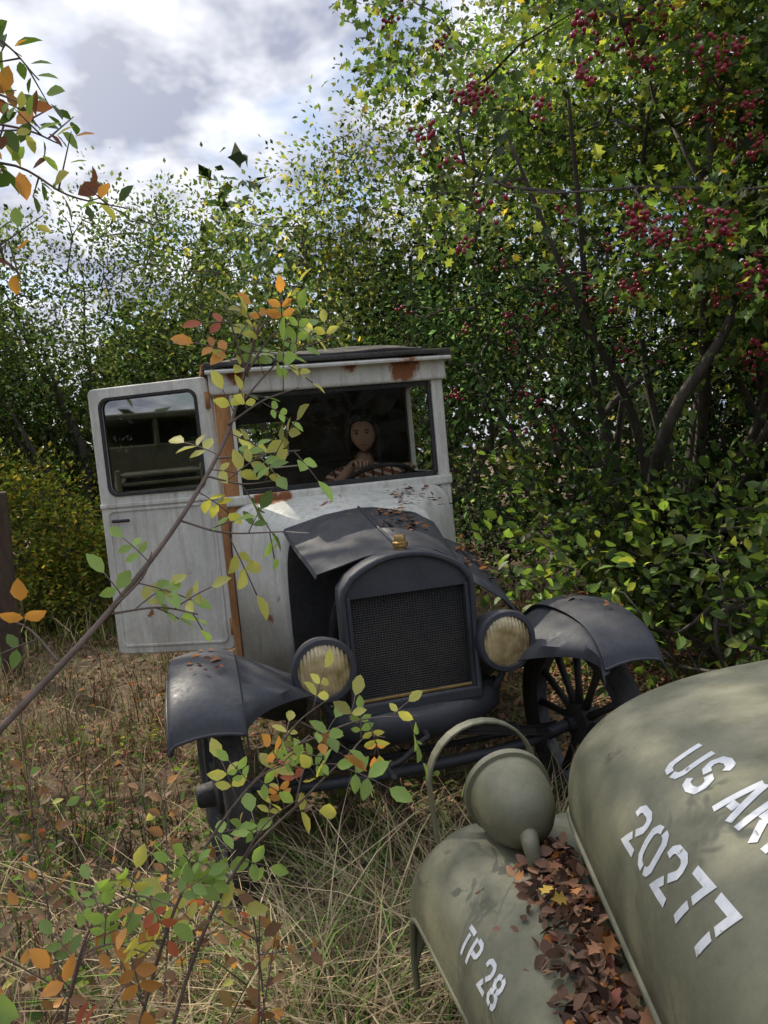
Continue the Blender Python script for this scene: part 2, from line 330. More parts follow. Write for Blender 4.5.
# ---------------------------------------------------------------- ground
def gz(x,y): return .03*np.sin(x*1.3+.5)*np.sin(y*1.1)+.015*np.sin(x*3.7)*np.cos(y*3.1)
def ground():
    m,nt,out=nodemat('ground_soil'); N=nt.nodes; g=N.new('ShaderNodeNewGeometry'); p=g.outputs['Position']
    n1=noise(nt,p,.9,4,.65); n2=noise(nt,p,14,5,.75); n3=noise(nt,p,70,3,.7)
    c=mixc(nt,ramp(nt,n1,.38,.62),(.12,.086,.056),(.25,.195,.135)); c=mixc(nt,ramp(nt,n2,.45,.7),c,(.08,.056,.038)); c=mixc(nt,ramp(nt,n3,.5,.75,0,.7),c,(.33,.27,.19))
    b=N.new('ShaderNodeBsdfDiffuse'); nt.links.new(c,b.inputs[0])
    bp=N.new('ShaderNodeBump'); bp.inputs['Distance'].default_value=.03; bp.inputs['Strength'].default_value=.9; nt.links.new(math_(nt,'ADD',n2,n3),bp.inputs['Height']); nt.links.new(bp.outputs[0],b.inputs['Normal'])
    nt.links.new(b.outputs[0],out.inputs[0])
    xs=np.concatenate([[-200,-80,-30],np.linspace(-12,12,97),[30,80,200]]); X,Y=np.meshgrid(xs,xs); Z=np.where((abs(X)<13)&(abs(Y)<13),gz(X,Y),0)
    n=len(xs); V=np.stack([X,Y,Z],-1).reshape(-1,3); i=np.arange(n-1); A=(i[:,None]*n+i[None]).ravel()
    F=np.stack([A,A+1,A+n+1,A+n],1)
    obj('ground',raw_mesh('ground',V,F.ravel(),np.arange(len(F))*4),m,None,True)
ground()
def grass(name,cx,cy,n,hmin,hmax,pal,seed,lean=.5,w=.0035,clump=None):
    r=np.random.default_rng(seed)
    x=cx(r,n); y=cy(r,n)
    if clump:
        k=r.integers(0,max(1,n//clump),n); x=x[k]+r.normal(0,.035,n); y=y[k]+r.normal(0,.035,n)
    P=np.stack([x,y,gz(x,y)-.01],1); h=hmin+(hmax-hmin)*r.random(n)**1.8; a=r.uniform(0,2*math.pi,n); ld=np.stack([np.cos(a),np.sin(a),0*a],1); le=lean*r.random(n)*h
    sd=np.stack([-np.sin(a+r.normal(0,.6,n)),np.cos(a),0*a],1)*(w*(.6+r.random(n)))[:,None]
    up=np.array([0,0,1.])
    p0=P; p1=P+up*(h*.5)[:,None]+ld*(le*.3)[:,None]; p2=P+up*(h*.85)[:,None]+ld*(le*1.0)[:,None]; p2b=P+up*(h*.92)[:,None]+ld*(le*1.6)[:,None]
    V=np.stack([p0-sd,p0+sd,p1-sd*.8,p1+sd*.8,p2-sd*.5,p2+sd*.5,p2b],1).reshape(-1,3)
    li=np.array([0,1,3,2,2,3,5,4,4,5,6]); loops=(np.arange(n)[:,None]*7+li[None]).ravel(); st=(np.arange(n)[:,None]*11+np.array([0,4,8])[None]).ravel()
    cc=pick(pal,n,r)*(1+.3*np.sin(P[:,0]*2.3+1)*np.sin(P[:,1]*2.9))[:,None]
    return obj(name,raw_mesh(name,V,loops,st,np.repeat(cc,7,0)),M_grass)
ST=(.36,.29,.175);ST2=(.24,.175,.105);GG=(.14,.2,.055);RB=(.2,.105,.065)
grass('dry_grass',lambda r,n:r.uniform(-4.0,2.2,n),lambda r,n:r.uniform(-2.2,6,n),30000,.02,.15,[(ST,2.6),(ST2,4),(GG,3),(RB,1.3)],21,1.6,.0028,9)
grass('tall_dry_grass',lambda r,n:r.normal(-.3,.38,n),lambda r,n:r.normal(-.8,.38,n),5200,.12,.44,[(ST,4.5),(ST2,3),(GG,3)],22,1.7,.0023,45)
grass('weeds',lambda r,n:r.uniform(-3.0,-1.0,n),lambda r,n:r.uniform(-1.0,3.5,n),3000,.08,.42,[(ST2,3),(RB,4),(GG,3),(ST,1.2)],23,.6,.0027,12)
grass('meadow_grass',lambda r,n:r.uniform(-6,-.8,n),lambda r,n:r.uniform(4.5,8,n),5000,.1,.45,[(ST,2),(YG,2),(GG,3),(ST2,3)],24,.8,.005,10)
r=np.random.default_rng(9); n=18000
x=np.concatenate([r.uniform(-3.5,3.5,n//2),r.normal(2.0,.8,n-n//2)]); y=np.concatenate([r.uniform(-2.2,5,n//2),r.normal(.4,1.2,n-n//2)])
P=np.stack([x,y,gz(x,y)+.015+.05*r.random(n)],1)
leaves('fallen_leaves',P,nrmz(r.standard_normal((n,3))*[1,1,.25]),nrmz(r.standard_normal((n,3))*.4+np.array([0,0,1])),.045*(.6+.8*r.random(n)),pick([((.19,.11,.065),5),((.22,.12,.08),3),(OR,.5),(ST2,2)],n,r),M_dry,None,'dia')
r=np.random.default_rng(31); n=2600
k=r.integers(0,120,n); cx=r.uniform(-2.5,.6,120); cy=r.uniform(-1.4,2,120); x=cx[k]+r.normal(0,.08,n); y=cy[k]+r.normal(0,.08,n)
leaves('ground_plants',np.stack([x,y,.03+.12*r.random(n)],1),nrmz(r.standard_normal((n,3))*[1,1,.3]),nrmz(r.standard_normal((n,3))*.4+np.array([0,0,1])),.036*(.6+.8*r.random(n)),pick([(BG,3),(MG,3),(YG,1)],n,r),M_leaf,None,'oval')
# ================================================================ vintage truck
T=empty('vintage_truck',(0,0,0))
def wheel(name,c,r,w,parent,spokes=12,steer=0,side=1,mat_sp=M_black,tire=M_rubber):
    c=Vector(c); Rz=Matrix.Rotation(steer,3,'Z'); A=Rz@Vector((1,0,0))
    prof=[]
    for k in range(17):
        t=2*math.pi*k/16; prof.append((r-w/2+w/2*math.cos(t),w/2*math.sin(t)))
    lathe(name+'_tire',prof,c,A,tire,parent,40)
    lathe(name+'_rim',[(r-w-.03,-.025),(r-w,-.03),(r-w+.015,-.03),(r-w+.015,.03),(r-w,.03),(r-w-.03,.025),(r-w-.03,-.025)],c,A,M_dark,parent,40,False)
    m=Multi()
    for k in range(spokes):
        t=2*math.pi*k/spokes; d=Rz@Vector((0,math.cos(t),math.sin(t))); m.tube([c+d*.05,c+d*(r-w)*.5,c+d*(r-w-.015)],[.02,.014,.017],8)
    m.make(name+'_spokes',mat_sp,parent)
    lathe(name+'_hub',[(.0,-.07),(.03,-.07),(.035,-.04),(.075,-.03),(.08,0),(.075,.03),(.045,.04),(.04,.09),(.03,.1),(0,.1)],c,A*side,mat_sp,parent,20)
wheel('front_wheel_r',(-.735,0,.41),.41,.09,T,steer=.12,side=-1); wheel('front_wheel_l',(.705,0,.41),.41,.09,T,steer=.12,side=1)
wheel('rear_wheel_r',(-.72,3.1,.41),.41,.11,T,side=-1); wheel('rear_wheel_l',(.72,3.1,.41),.41,.11,T)
for sx in(-1,1): box('frame_rail',(sx*.3,1.7,.62),(.05,3.5,.09),M_black,T)
for yy in(-.0,1.2,2.2,3.3): box('cross_member',(0,yy,.60),(.55,.06,.06),M_black,T)
tube('front_axle',spline([(-.7,.0,.42),(-.6,0,.40),(-.4,0,.36),(0,0,.35),(.4,0,.36),(.6,0,.40),(.7,0,.42)],4),.022,M_dark,T)
m=Multi()
for k in range(6):
    w=.55-.07*k; z=.44+.018*k
    P=spline([(-w,.0,z-.03*(w/.5)**2),(0,.0,z+.05),(w,.0,z-.03*(w/.5)**2)],8)
    V=[];F=[]
    for i,p in enumerate(P):
        for dy,dz in((-.025,-.006),(.025,-.006),(.025,.006),(-.025,.006)): V.append((p[0],p[1]-.03+dy,p[2]+dz))
    for i in range(len(P)-1):
        for a in range(4): F.append((i*4+a,i*4+(a+1)%4,i*4+4+(a+1)%4,i*4+4+a))
    F+= [(0,1,2,3),tuple((len(P)-1)*4+a for a in range(4))]
    m.add(V,F)
m.make('leaf_spring',M_black,T,False)
tube('tie_rod',[(-.66,.14,.36),(.66,.14,.36)],.013,M_dark,T)
tube('rear_axle',[(-.7,3.1,.41),(.7,3.1,.41)],.05,M_black,T)
tube('crank',spline([(0,.05,.54),(0,-.16,.54),(-.03,-.19,.53),(-.11,-.2,.48),(-.15,-.2,.47),(-.17,-.22,.47),(-.17,-.32,.47)],5),.011,M_black,T)
def arch(w,zb,zs,zp,n=14,rc=.05):
    pts=[(-w,zb),(w,zb),(w,zs-rc)]
    for k in range(0,n+1):
        t=k/n; x=w-2*w*t
        zz=zs+(zp-zs)*(1-abs(x/w)**2.2)
        if abs(x)>w-rc*.6: zz=zs-rc*.35+ (zz-zs)
        pts.append((x*.985,zz))
    pts.append((-w,zs-rc)); return pts
MR=frameM((0,-.045,0),(1,0,0),(0,0,1),(0,-1,0))
plate('radiator_shell',arch(.258,.62,1.115,1.212),[arch(.238,.665,1.095,1.188)],.11,MR,M_dark,T,.008)
plate('radiator_top_tank',arch(.236,1.062,1.094,1.186),[],.075,MR,M_dark,T,.004)
for sx in(-1,1): box('radiator_side_strap',(sx*.228,-.06,.865),(.016,.06,.40),M_dark,T,bev=.003)
box('radiator_core',(0,-.04,.865),(.455,.05,.42),M_core,T,bev=0)
box('radiator_strip',(0,-.08,.674),(.44,.012,.012),M_brass,T,bev=.003)
box('radiator_base',(0,-.06,.635),(.5,.07,.05),M_dark,T)
lathe('radiator_cap',[(.0,.062),(.018,.062),(.022,.055),(.022,.038),(.03,.034),(.03,.018),(.022,.013),(.022,-.02)],(0,-.035,1.205),(0,0,1),M_brass,T,12)
V=[];F=[]; nx=15; prof=[(-.10,.625),(-.125,.60),(-.135,.565),(-.12,.52),(-.07,.485),(0,.47)]
for i in range(nx):
    x=-.34+.68*i/(nx-1)
    for (yy,zz) in prof: V.append((x,yy+.09*(abs(x)/.34)**2,zz+.04*(abs(x)/.34)**2))
for i in range(nx-1):
    for j in range(len(prof)-1): a=i*len(prof)+j; F.append((a,a+1,a+1+len(prof),a+len(prof)))
solid(pyobj('front_apron',V,F,M_dark,T,True),.008)
fp=spline([(-.41,.755),(-.385,.812),(-.32,.868),(-.2,.903),(-.02,.912),(.15,.885),(.29,.80),(.42,.67),(.56,.54),(.72,.47)],5)
cs=[(.878,-.052),(.876,-.03),(.874,-.012),(.862,-.002),(.84,.003),(.80,.010),(.75,.012),(.70,.006),(.665,-.002),(.650,-.006),(.645,-.020),(.60,-.045),(.48,-.11),(.36,-.17)]
for sx,nm,sh in((-1,'fender_r',0),(1,'fender_l',.05)):
    V=[];F=[]
    for i,(yy,zz) in enumerate(fp):
        tf=min(1,max(0,(-.12-yy)/.26))
        for j,(xx,dz) in enumerate(cs):
            x=xx-(sh if j<10 else sh*.6)
            if j>=10:
                x=max(x,.36+(.285-sh)*tf); dz=-.02+(dz+.02)*(1-.7*tf)
            if j<=1 : dz*=1-.3*tf
            V.append((sx*x,yy,max(zz+dz,.44)))
    n=len(cs)
    for i in range(len(fp)-1):
        for j in range(n-1): a=i*n+j; F.append((a,a+1,a+1+n,a+n))
    o=pyobj(nm,V,F,M_dark,T,True); solid(o,.005); esplit(o,.9)
    box('running_board',(sx*.76,1.25,.455),(.26,1.1,.03),M_dark,T)
    tube(nm+'_bead',[(sx*(.88-sh),y_,z_-.05*(1-.3*min(1,max(0,(-.12-y_)/.26)))) for y_,z_ in fp],.006,M_dark,T,8)
    tube(nm+'_front_bead',[(sx*(a-sh),fp[0][0],fp[0][1]+b) for a,b in cs[1:10]],.006,M_dark,T,8)
for sx in(-1,1):
    c=(sx*.347,-.13,.833); ax=(sx*.03,-1,.02)
    lathe('headlight_bowl',[(.02,-.17),(.05,-.165),(.085,-.13),(.104,-.07),(.112,-.01),(.116,0),(.118,.018),(.112,.028),(.096,.030),(.094,.02)],c,ax,M_dark,T,40)
    lathe('headlight_lens',[(.0,.034),(.04,.032),(.075,.026),(.096,.018)],c,ax,M_lens,T,40)
    tube('headlight_bracket',spline([(sx*.347,-.08,.735),(sx*.345,-.07,.68),(sx*.31,-.04,.62)],5),.014,M_dark,T)
tube('headlight_bar',[(-.31,-.04,.64),(.31,-.04,.64)],.01,M_black,T)
def loft(name,secs,mat,thick=.005,sm=True,split=None):
    V=[];F=[];n=len(secs[0])
    for s in secs: V+=list(s)
    for i in range(len(secs)-1):
        for j in range(n-1): a=i*n+j; F.append((a,a+1,a+1+n,a+n))
    o=pyobj(name,V,F,mat,T,sm); solid(o,thick)
    if split: esplit(o,split)
    return o
secs=[];secs2=[];secs3=[]
for k in range(7):
    t=k/6; y=-.005+.64*t; zc=1.207+.125*t
    secs.append([(0.0,y,zc),(-.06,y,zc-.003),(-.14-.02*t,y+.005,zc-.014),(-.23-.03*t,y+.01,zc-.038),(-.315-.03*t,y+.015,zc-.062+.006*math.sin(t*6+1)),(-.322-.03*t,y+.015,zc-.078+.006*math.sin(t*6+1))])
    secs2.append([(0.004,y,zc),(.07,y,zc-.005),(.15,y,zc-.022),(.21+.06*t,y,zc-.055),(.25+.10*t,y,zc-.105),(.265+.11*t,y,zc-.15)])
    if k<6: secs3.append([(.27+.11*t,y,zc-.152),(.33+.12*t,y,zc-.19),(.41+.12*t,y,zc-.25),(.47+.10*t,y,zc-.32),(.49+.09*t,y,zc-.38)])
loft('hood_panel_r',secs,M_dark,.005,True,.5); loft('hood_panel_l',secs2,M_dark); loft('hood_side_l',secs3,M_dark)
tube('hood_hinge',[(0,-.01,1.212),(0,.64,1.337)],.006,M_dark,T,8)
box('engine_block',(0.02,.38,.82),(.2,.5,.34),M_black,T,bev=.02); box('cylinder_head',(0.02,.38,1.02),(.17,.46,.07),M_black,T,bev=.02)
tube('exhaust_manifold',spline([(-.12,.15,.92),(-.15,.3,.93),(-.15,.5,.93),(-.17,.6,.8),(-.18,.62,.6)],5),.03,M_black,T)
for k in range(4): tube('spark_plug',[(.02,.2+.12*k,1.05),(.02,.2+.12*k,1.10)],.012,M_brass,T,8)
tube('radiator_hose',spline([(0,.02,1.12),(0,.1,1.12),(0,.16,1.06)],5),.028,M_rubber,T)
box('engine_pan',(0,.3,.58),(.5,.6,.04),M_black,T)
def cow(y,W,zt,zb,p):
    o=[]
    for k in range(25):
        a=math.pi*k/24; c=math.cos(a); s=math.sin(a)
        o.append((W*math.copysign(abs(c)**p,c),y,zb+(zt-zb)*abs(s)**p))
    return o
loft('cowl',[cow(.63,.36,1.30,.60,.32),cow(.72,.40,1.33,.60,.30),cow(.86,.50,1.37,.60,.26),cow(.96,.566,1.39,.60,.2),cow(.99,.575,1.395,.60,.18)],M_cream,.006)
plate('firewall',[(x,z) for x,_,z in cow(0,.355,1.29,.61,.32)],[],.02,frameM((0,.64,0),(1,0,0),(0,0,1),(0,-1,0)),M_black,T)
YF=1.0
box('windshield_sill',(0,YF,1.405),(1.17,.05,.05),M_cream,T,bev=.01)
box('windshield_header',(0,YF-.01,1.975),(1.19,.05,.11),M_cream,T,bev=.012)
box('sun_visor',(0,YF-.05,2.03),(1.22,.09,.016),M_cream,T,rot=(.25,0,0),bev=.004)
box('pillar_r',(-.543,YF+.02,1.33),(.072,.06,1.36),M_rustw,T); box('pillar_r_trim',(-.498,YF,1.67),(.018,.03,.50),M_cream,T)
box('pillar_r_foot',(-.592,YF-.01,1.03),(.034,.05,.78),M_rustw,T)
box('pillar_l',(.548,YF+.02,1.33),(.06,.06,1.36),M_cream,T)
box('windshield_frame_top',(0,YF+.012,1.908),(1.0,.02,.025),M_black,T,bev=.003); box('windshield_frame_bottom',(0,YF+.012,1.443),(1.0,.02,.025),M_black,T,bev=.003)
box('windshield_frame_l',(.507,YF+.012,1.675),(.02,.02,.45),M_black,T,bev=.003)
box('windshield_glass',(0,YF+.012,1.675),(.99,.004,.44),M_glass,T,bev=0)
MS=lambda x:frameM((x,0,0),(0,1,0),(0,0,1),(1,0,0))
plate('cab_side_l',[(1.05,.62),(1.98,.62),(1.98,2.03),(1.05,2.03)],[rrect(1.12,1.45,1.58,1.93,.04)],.03,MS(.565),M_cream,T)
plate('cab_side_r',[(1.66,.62),(1.98,.62),(1.98,2.03),(1.66,2.03)],[],.03,MS(-.565),M_cream,T)
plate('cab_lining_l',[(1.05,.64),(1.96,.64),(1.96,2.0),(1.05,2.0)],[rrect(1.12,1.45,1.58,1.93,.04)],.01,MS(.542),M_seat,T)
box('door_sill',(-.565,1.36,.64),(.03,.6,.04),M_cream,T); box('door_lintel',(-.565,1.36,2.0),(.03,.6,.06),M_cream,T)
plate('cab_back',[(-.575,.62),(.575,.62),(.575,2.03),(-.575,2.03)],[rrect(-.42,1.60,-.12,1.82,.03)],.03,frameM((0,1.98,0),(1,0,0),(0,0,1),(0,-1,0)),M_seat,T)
box('cab_floor',(0,1.5,.63),(1.1,.95,.03),M_wood,T)
V=[];F=[];nx=15;ny=11
for j in range(ny):
    y=.93+1.12*j/(ny-1); ed=min(1,min(j,ny-1-j)/1.5)
    for i in range(nx):
        x=-.62+1.24*i/(nx-1); s=1-abs(x/.62)**4
        V.append((x,y,2.05+.062*s*(.55+.45*ed)+.02*ed*s+.005*math.sin(x*9+y*5)))
for j in range(ny-1):
    for i in range(nx-1): a=j*nx+i; F.append((a,a+1,a+1+nx,a+nx))
solid(pyobj('roof',V,F,M_roof,T,True),.02,-1,.004)
box('roof_edge_front',(0,.935,2.058),(1.23,.02,.024),M_roof,T,bev=.008)
for sx in(-1,1): box('roof_edge',(sx*.615,1.49,2.05),(.02,1.1,.03),M_rustw,T,bev=.006)
box('seat_cushion',(0,1.62,.93),(1.04,.46,.16),M_seat,T,bev=.04); box('seat_box',(0,1.62,.75),(1.04,.44,.2),M_wood,T)
box('seat_back',(0,1.88,1.27),(1.04,.12,.55),M_seat,T,rot=(-.12,0,0),bev=.04)
SW=Vector((.25,1.22,1.40)); SA=Vector((0,.55,.84)).normalized()
sx_=SA.orthogonal().normalized(); sy_=SA.cross(sx_)
ring=[SW+(sx_*math.cos(a)+sy_*math.sin(a))*.2 for a in np.linspace(0,2*math.pi,41)]
tube('steering_wheel',ring,.013,M_black,T,8)
for a in (0.5,2.6,4.7): tube('steering_spoke',[SW,SW+(sx_*math.cos(a)+sy_*math.sin(a))*.2],.008,M_black,T,6)
tube('steering_column',[SW,SW-SA*.45+Vector((0,-.1,0)),(.25,.75,.8)],.018,M_black,T)
da=-.433; du=Vector((-math.cos(da),-math.sin(da),0)); dn=Vector((du.y,-du.x,0)); 
if dn.y>0: dn=-dn
MD=frameM((-.60,1.0,0),du,(0,0,1),du.cross(Vector((0,0,1))))
plate('door_panel',rrect(.0,.683,.625,2.014,.03),[rrect(.065,1.49,.562,1.955,.045)],.03,MD,M_cream,T,.006)
zs=1 if (MD.to_3x3()@Vector((0,0,1))).dot(dn)>0 else -1
plate('door_window_rubber',rrect(.054,1.479,.573,1.966,.05),[rrect(.07,1.495,.557,1.95,.04)],.012,MD@Matrix.Translation((0,0,zs*.016)),M_black,T,.003)
plate('door_glass',rrect(.068,1.493,.559,1.952,.04),[],.006,MD,M_glassd,T,.001)
plate('door_bead',rrect(.03,.72,.595,1.415,.03),[rrect(.042,.732,.583,1.403,.025)],.008,MD@Matrix.Translation((0,0,zs*.017)),M_cream,T,.002)
plate('door_rail',[(.0,1.425),(.625,1.425),(.625,1.445),(.0,1.445)],[],.012,MD@Matrix.Translation((0,0,zs*.018)),M_cream,T,.003)
tube('door_handle',[MD@Vector((.55,1.36,zs*.02)),MD@Vector((.55,1.36,zs*.05)),MD@Vector((.46,1.36,zs*.055))],.008,M_black,T,8)
for z_ in(.8,1.35,1.9): tube('door_hinge',[MD@Vector((.0,z_-.04,zs*.02)),MD@Vector((.0,z_+.04,zs*.02))],.012,M_rustw,T,8)
box('cargo_bed',(0,2.95,.86),(1.5,1.8,.06),M_wood,T)
for sx in(-1,1):
    box('bed_side',(sx*.74,2.95,1.02),(.03,1.8,.2),M_wood,T)
    box('bed_joist',(sx*.3,2.9,.75),(.06,1.7,.15),M_wood,T)
box('bed_tailgate',(0,3.86,1.02),(1.5,.03,.2),M_wood,T)
# dead leaves on the hood, cowl and fenders
r=np.random.default_rng(44); n=80; y=r.uniform(.25,.62,n); x=r.uniform(.03,.2,n)**1.0
z=1.207+.125*y/.64-.006-x*.12+.012
n2=60; y2=r.uniform(.64,.94,n2); x2=r.uniform(.2,.46,n2); z2=1.305+.09*(y2-.63)/.33+.012-np.clip(x2-.3,0,1)*.15
n3=30; y3=r.uniform(-.25,.1,n3); x3=np.where(r.random(n3)<.5,-1,1)*r.uniform(.67,.8,n3); z3=.915+.012+0*y3
n4=80; y4=r.uniform(.15,.6,n4); q4=r.random(n4); x4=.30+.14*y4/.64+.10*q4; z4=1.207+.125*y4/.64-.165-.09*q4+.012
X=np.concatenate([x,x2,x3,x4]);Y=np.concatenate([y,y2,y3,y4]);Z=np.concatenate([z,z2,z3,z4]); n=len(X)
leaves('leaves_on_hood',np.stack([X,Y,Z],1),nrmz(r.standard_normal((n,3))*[1,1,.15]),nrmz(r.standard_normal((n,3))*.25+np.array([.2,0,1])),.03*(.5+.9*r.random(n)),pick([((.22,.11,.06),4),(OR,.8),((.12,.06,.04),2)],n,r),M_dry,T,'oval')
# ================================================================ driver
D=empty('seated_driver',(.27,1.62,1.01))
def dressm():
    m,nt,out=nodemat('patterned_dress'); N=nt.nodes; g=N.new('ShaderNodeNewGeometry'); s=N.new('ShaderNodeSeparateXYZ'); nt.links.new(g.outputs['Position'],s.inputs[0])
    w=math_(nt,'SINE',math_(nt,'ADD',math_(nt,'MULTIPLY',s.outputs[2],150),math_(nt,'MULTIPLY',s.outputs[0],60)))
    w2=math_(nt,'SINE',math_(nt,'MULTIPLY',s.outputs[0],110))
    c=mixc(nt,ramp(nt,w,.1,.5),(.22,.07,.04),(.6,.46,.36)); c=mixc(nt,ramp(nt,w2,.6,.9),c,(.05,.025,.025))
    b=N.new('ShaderNodeBsdfPrincipled'); b.inputs['Roughness'].default_value=.85; nt.links.new(c,b.inputs['Base Color']); nt.links.new(b.outputs[0],out.inputs[0]); return m
M_skin=surf('skin',(.33,.19,.135),(.41,.24,.175),rough=.5,scale=8,bump=.02); M_dress=dressm(); M_hair=surf('hair',(.010,.008,.007),(.025,.017,.013),rough=.45,scale=40,bump=.4,stretch=(4,4,.5))
def skin_mesh(name,verts,edges,radii,mats,assign,parent,root=0,lv=2):
    me=bpy.data.meshes.new(name); me.from_pydata(verts,edges,[]); me.update()
    o=bpy.data.objects.new('tmp',me); S.collection.objects.link(o)
    m=o.modifiers.new('k','SKIN'); m.use_smooth_shade=True
    for i,rr in enumerate(radii):
        sv=me.skin_vertices[0].data[i]; sv.radius=(rr,rr) if not isinstance(rr,tuple) else rr; sv.use_root=(i==root)
    s=o.modifiers.new('s','SUBSURF'); s.levels=lv; s.render_levels=lv
    me2=bpy.data.meshes.new_from_object(o.evaluated_get(bpy.context.evaluated_depsgraph_get())); bpy.data.objects.remove(o)
    me2.materials.clear()
    for mm in mats: me2.materials.append(mm)
    for p in me2.polygons: p.material_index=assign(p.center); p.use_smooth=True
    o2=bpy.data.objects.new(name,me2); return link(o2,parent)
bx=.26
hr=(bx-.12,1.20,1.55); hl=(bx+.15,1.18,1.50)
verts=[(bx,1.66,1.06),(bx,1.65,1.18),(bx,1.63,1.32),(bx,1.61,1.43),(bx,1.59,1.515),(bx,1.56,1.60),
 (bx-.09,1.605,1.475),(bx-.185,1.59,1.445),(bx-.27,1.40,1.33),(bx-.16,1.27,1.49),(hr[0],hr[1]+.04,hr[2]-.02),
 (bx+.09,1.605,1.475),(bx+.185,1.59,1.445),(bx+.25,1.42,1.28),(bx+.18,1.26,1.43),(hl[0],hl[1]+.03,hl[2]-.03),
 (bx-.09,1.62,1.05),(bx-.12,1.25,1.07),(bx-.12,1.17,.72),(bx-.12,1.05,.67),(bx+.09,1.62,1.05),(bx+.12,1.25,1.07),(bx+.12,1.17,.72),(bx+.12,1.05,.67)]
edges=[(0,1),(1,2),(2,3),(3,4),(4,5),(3,6),(6,7),(7,8),(8,9),(9,10),(3,11),(11,12),(12,13),(13,14),(14,15),(0,16),(16,17),(17,18),(18,19),(0,20),(20,21),(21,22),(22,23)]
rad=[(.15,.11),(.125,.095),(.135,.10),(.115,.085),.055,.046,.062,.062,.046,.033,.025,.062,.062,.046,.033,.025,.09,.07,.045,.035,.09,.07,.045,.035]
def asg(c):
    if c.y<1.40 and c.z>1.12: return 1
    if c.z>1.515 and c.y>1.5: return 1
    if c.z<.8: return 1
    return 0
skin_mesh('body',verts,edges,rad,[M_dress,M_skin],asg,D)
def hand(name,w,fwd,palm,parent,sgn):
    w=Vector(w); f=Vector(fwd).normalized(); n=Vector(palm).normalized(); s=f.cross(n)*sgn
    V=[w,w+f*.035,w+f*.07]; E=[(0,1),(1,2)]; Rr=[(.02,.016),(.03,.016),(.032,.014)]
    for i,(o,l) in enumerate(((-.03,.062),(-.01,.072),(.011,.067),(.03,.052))):
        b=w+f*.065+s*o; i0=len(V)
        V+=[b,b+f*l*.42+n*.008,b+f*l*.55+n*l*.42,b+f*l*.25+n*l*.68]; E+=[(2,i0),(i0,i0+1),(i0+1,i0+2),(i0+2,i0+3)]; Rr+=[.0095,.0088,.008,.007]
    i0=len(V); V+=[w+f*.02-s*.028,w+f*.045-s*.05+n*.01,w+f*.07-s*.048+n*.028]; E+=[(1,i0),(i0,i0+1),(i0+1,i0+2)]; Rr+=[.013,.0105,.0085]
    skin_mesh(name,V,E,Rr,[M_skin],lambda c:0,parent,0,1)
hand('hand_r',(hr[0],hr[1]+.045,hr[2]-.02),(.1,-.95,.12),(0,-.1,-1),D,1); hand('hand_l',(hl[0],hl[1]+.035,hl[2]-.03),(-.2,-.6,.3),(-.1,-.4,-.9),D,-1)
bm=bmesh.new(); bmesh.ops.create_uvsphere(bm,u_segments=48,v_segments=36,radius=1)
for v in bm.verts:
    x,y,z=v.co; X=x*.075; Y=y*.092; Z=z*.106
    if z<0: X*=1-.30*z*z; 
    if y<0:
        Y=-.088*abs(y)**.85
        f=math.exp(-((x/.17)**2)-((z+.14)/.2)**2); Y-=.022*f*(1 if z<0.1 else .6)
        for ex in(-.38,.38): Y+=.012*math.exp(-((x-ex)/.19)**2-((z-.06)/.11)**2); Y-=.004*math.exp(-((x-ex)/.2)**2-((z+.25)/.15)**2)
        Y-=.004*math.exp(-(x/.5)**2-((z-.24)/.1)**2)
        Y-=.007*math.exp(-((x)/.3)**2-((z+.52)/.09)**2); Y-=.008*math.exp(-(x/.3)**2-((z+.85)/.15)**2)
    v.co=(X,Y,Z)
me=bpy.data.meshes.new('head'); bm.to_mesh(me); bm.free()
HM=Matrix.Translation((bx-.005,1.50,1.695))@Matrix.Rotation(-.35,4,'Z')@Matrix.Rotation(.16,4,'X'); me.transform(HM); obj('head',me,M_skin,D,True)
M_eye=simple('iris_brown',(.025,.016,.012),.15); M_lip=simple('lips',(.24,.08,.065),.4); M_ew=simple('eye_white',(.3,.28,.26),.3)
for ex in(-.028,.028):
    fw=HM.to_3x3()@Vector((0,-1,0))
    lathe('eye',[(0,.009),(.005,.0078),(.0085,.004),(.0095,0)],HM@Vector((ex,-.0675,.006)),fw,M_ew,D,14); lathe('iris',[(0,.0102),(.003,.0097),(.005,.0082)],HM@Vector((ex,-.0675,.006)),fw,M_eye,D,12)
    tube('eyelid',[HM@Vector((ex-.013,-.0735,.008)),HM@Vector((ex,-.0775,.0125)),HM@Vector((ex+.013,-.0735,.008))],.003,M_hair,D,6)
    tube('eyelid_lower',[HM@Vector((ex-.011,-.0735,.003)),HM@Vector((ex,-.077,-.002)),HM@Vector((ex+.011,-.0735,.003))],.0022,M_skin,D,6)
    tube('eyebrow',[HM@Vector((ex-.017,-.083,.024)),HM@Vector((ex,-.0865,.028)),HM@Vector((ex+.017,-.083,.024))],.003,M_hair,D,6)
    lathe('ear',[(0,.0),(.018,.004),(.022,.012),(.017,.014),(.0,.008)],HM@Vector((math.copysign(.07,ex),.005,-.005)),HM.to_3x3()@Vector((math.copysign(1,ex),0,0)),M_skin,D,12)
tube('mouth',[HM@Vector((-.022,-.086,-.056)),HM@Vector((0,-.094,-.055)),HM@Vector((.022,-.086,-.056))],[.002,.0048,.002],M_lip,D,8)
V=[];F=[];nu=48;nv=20
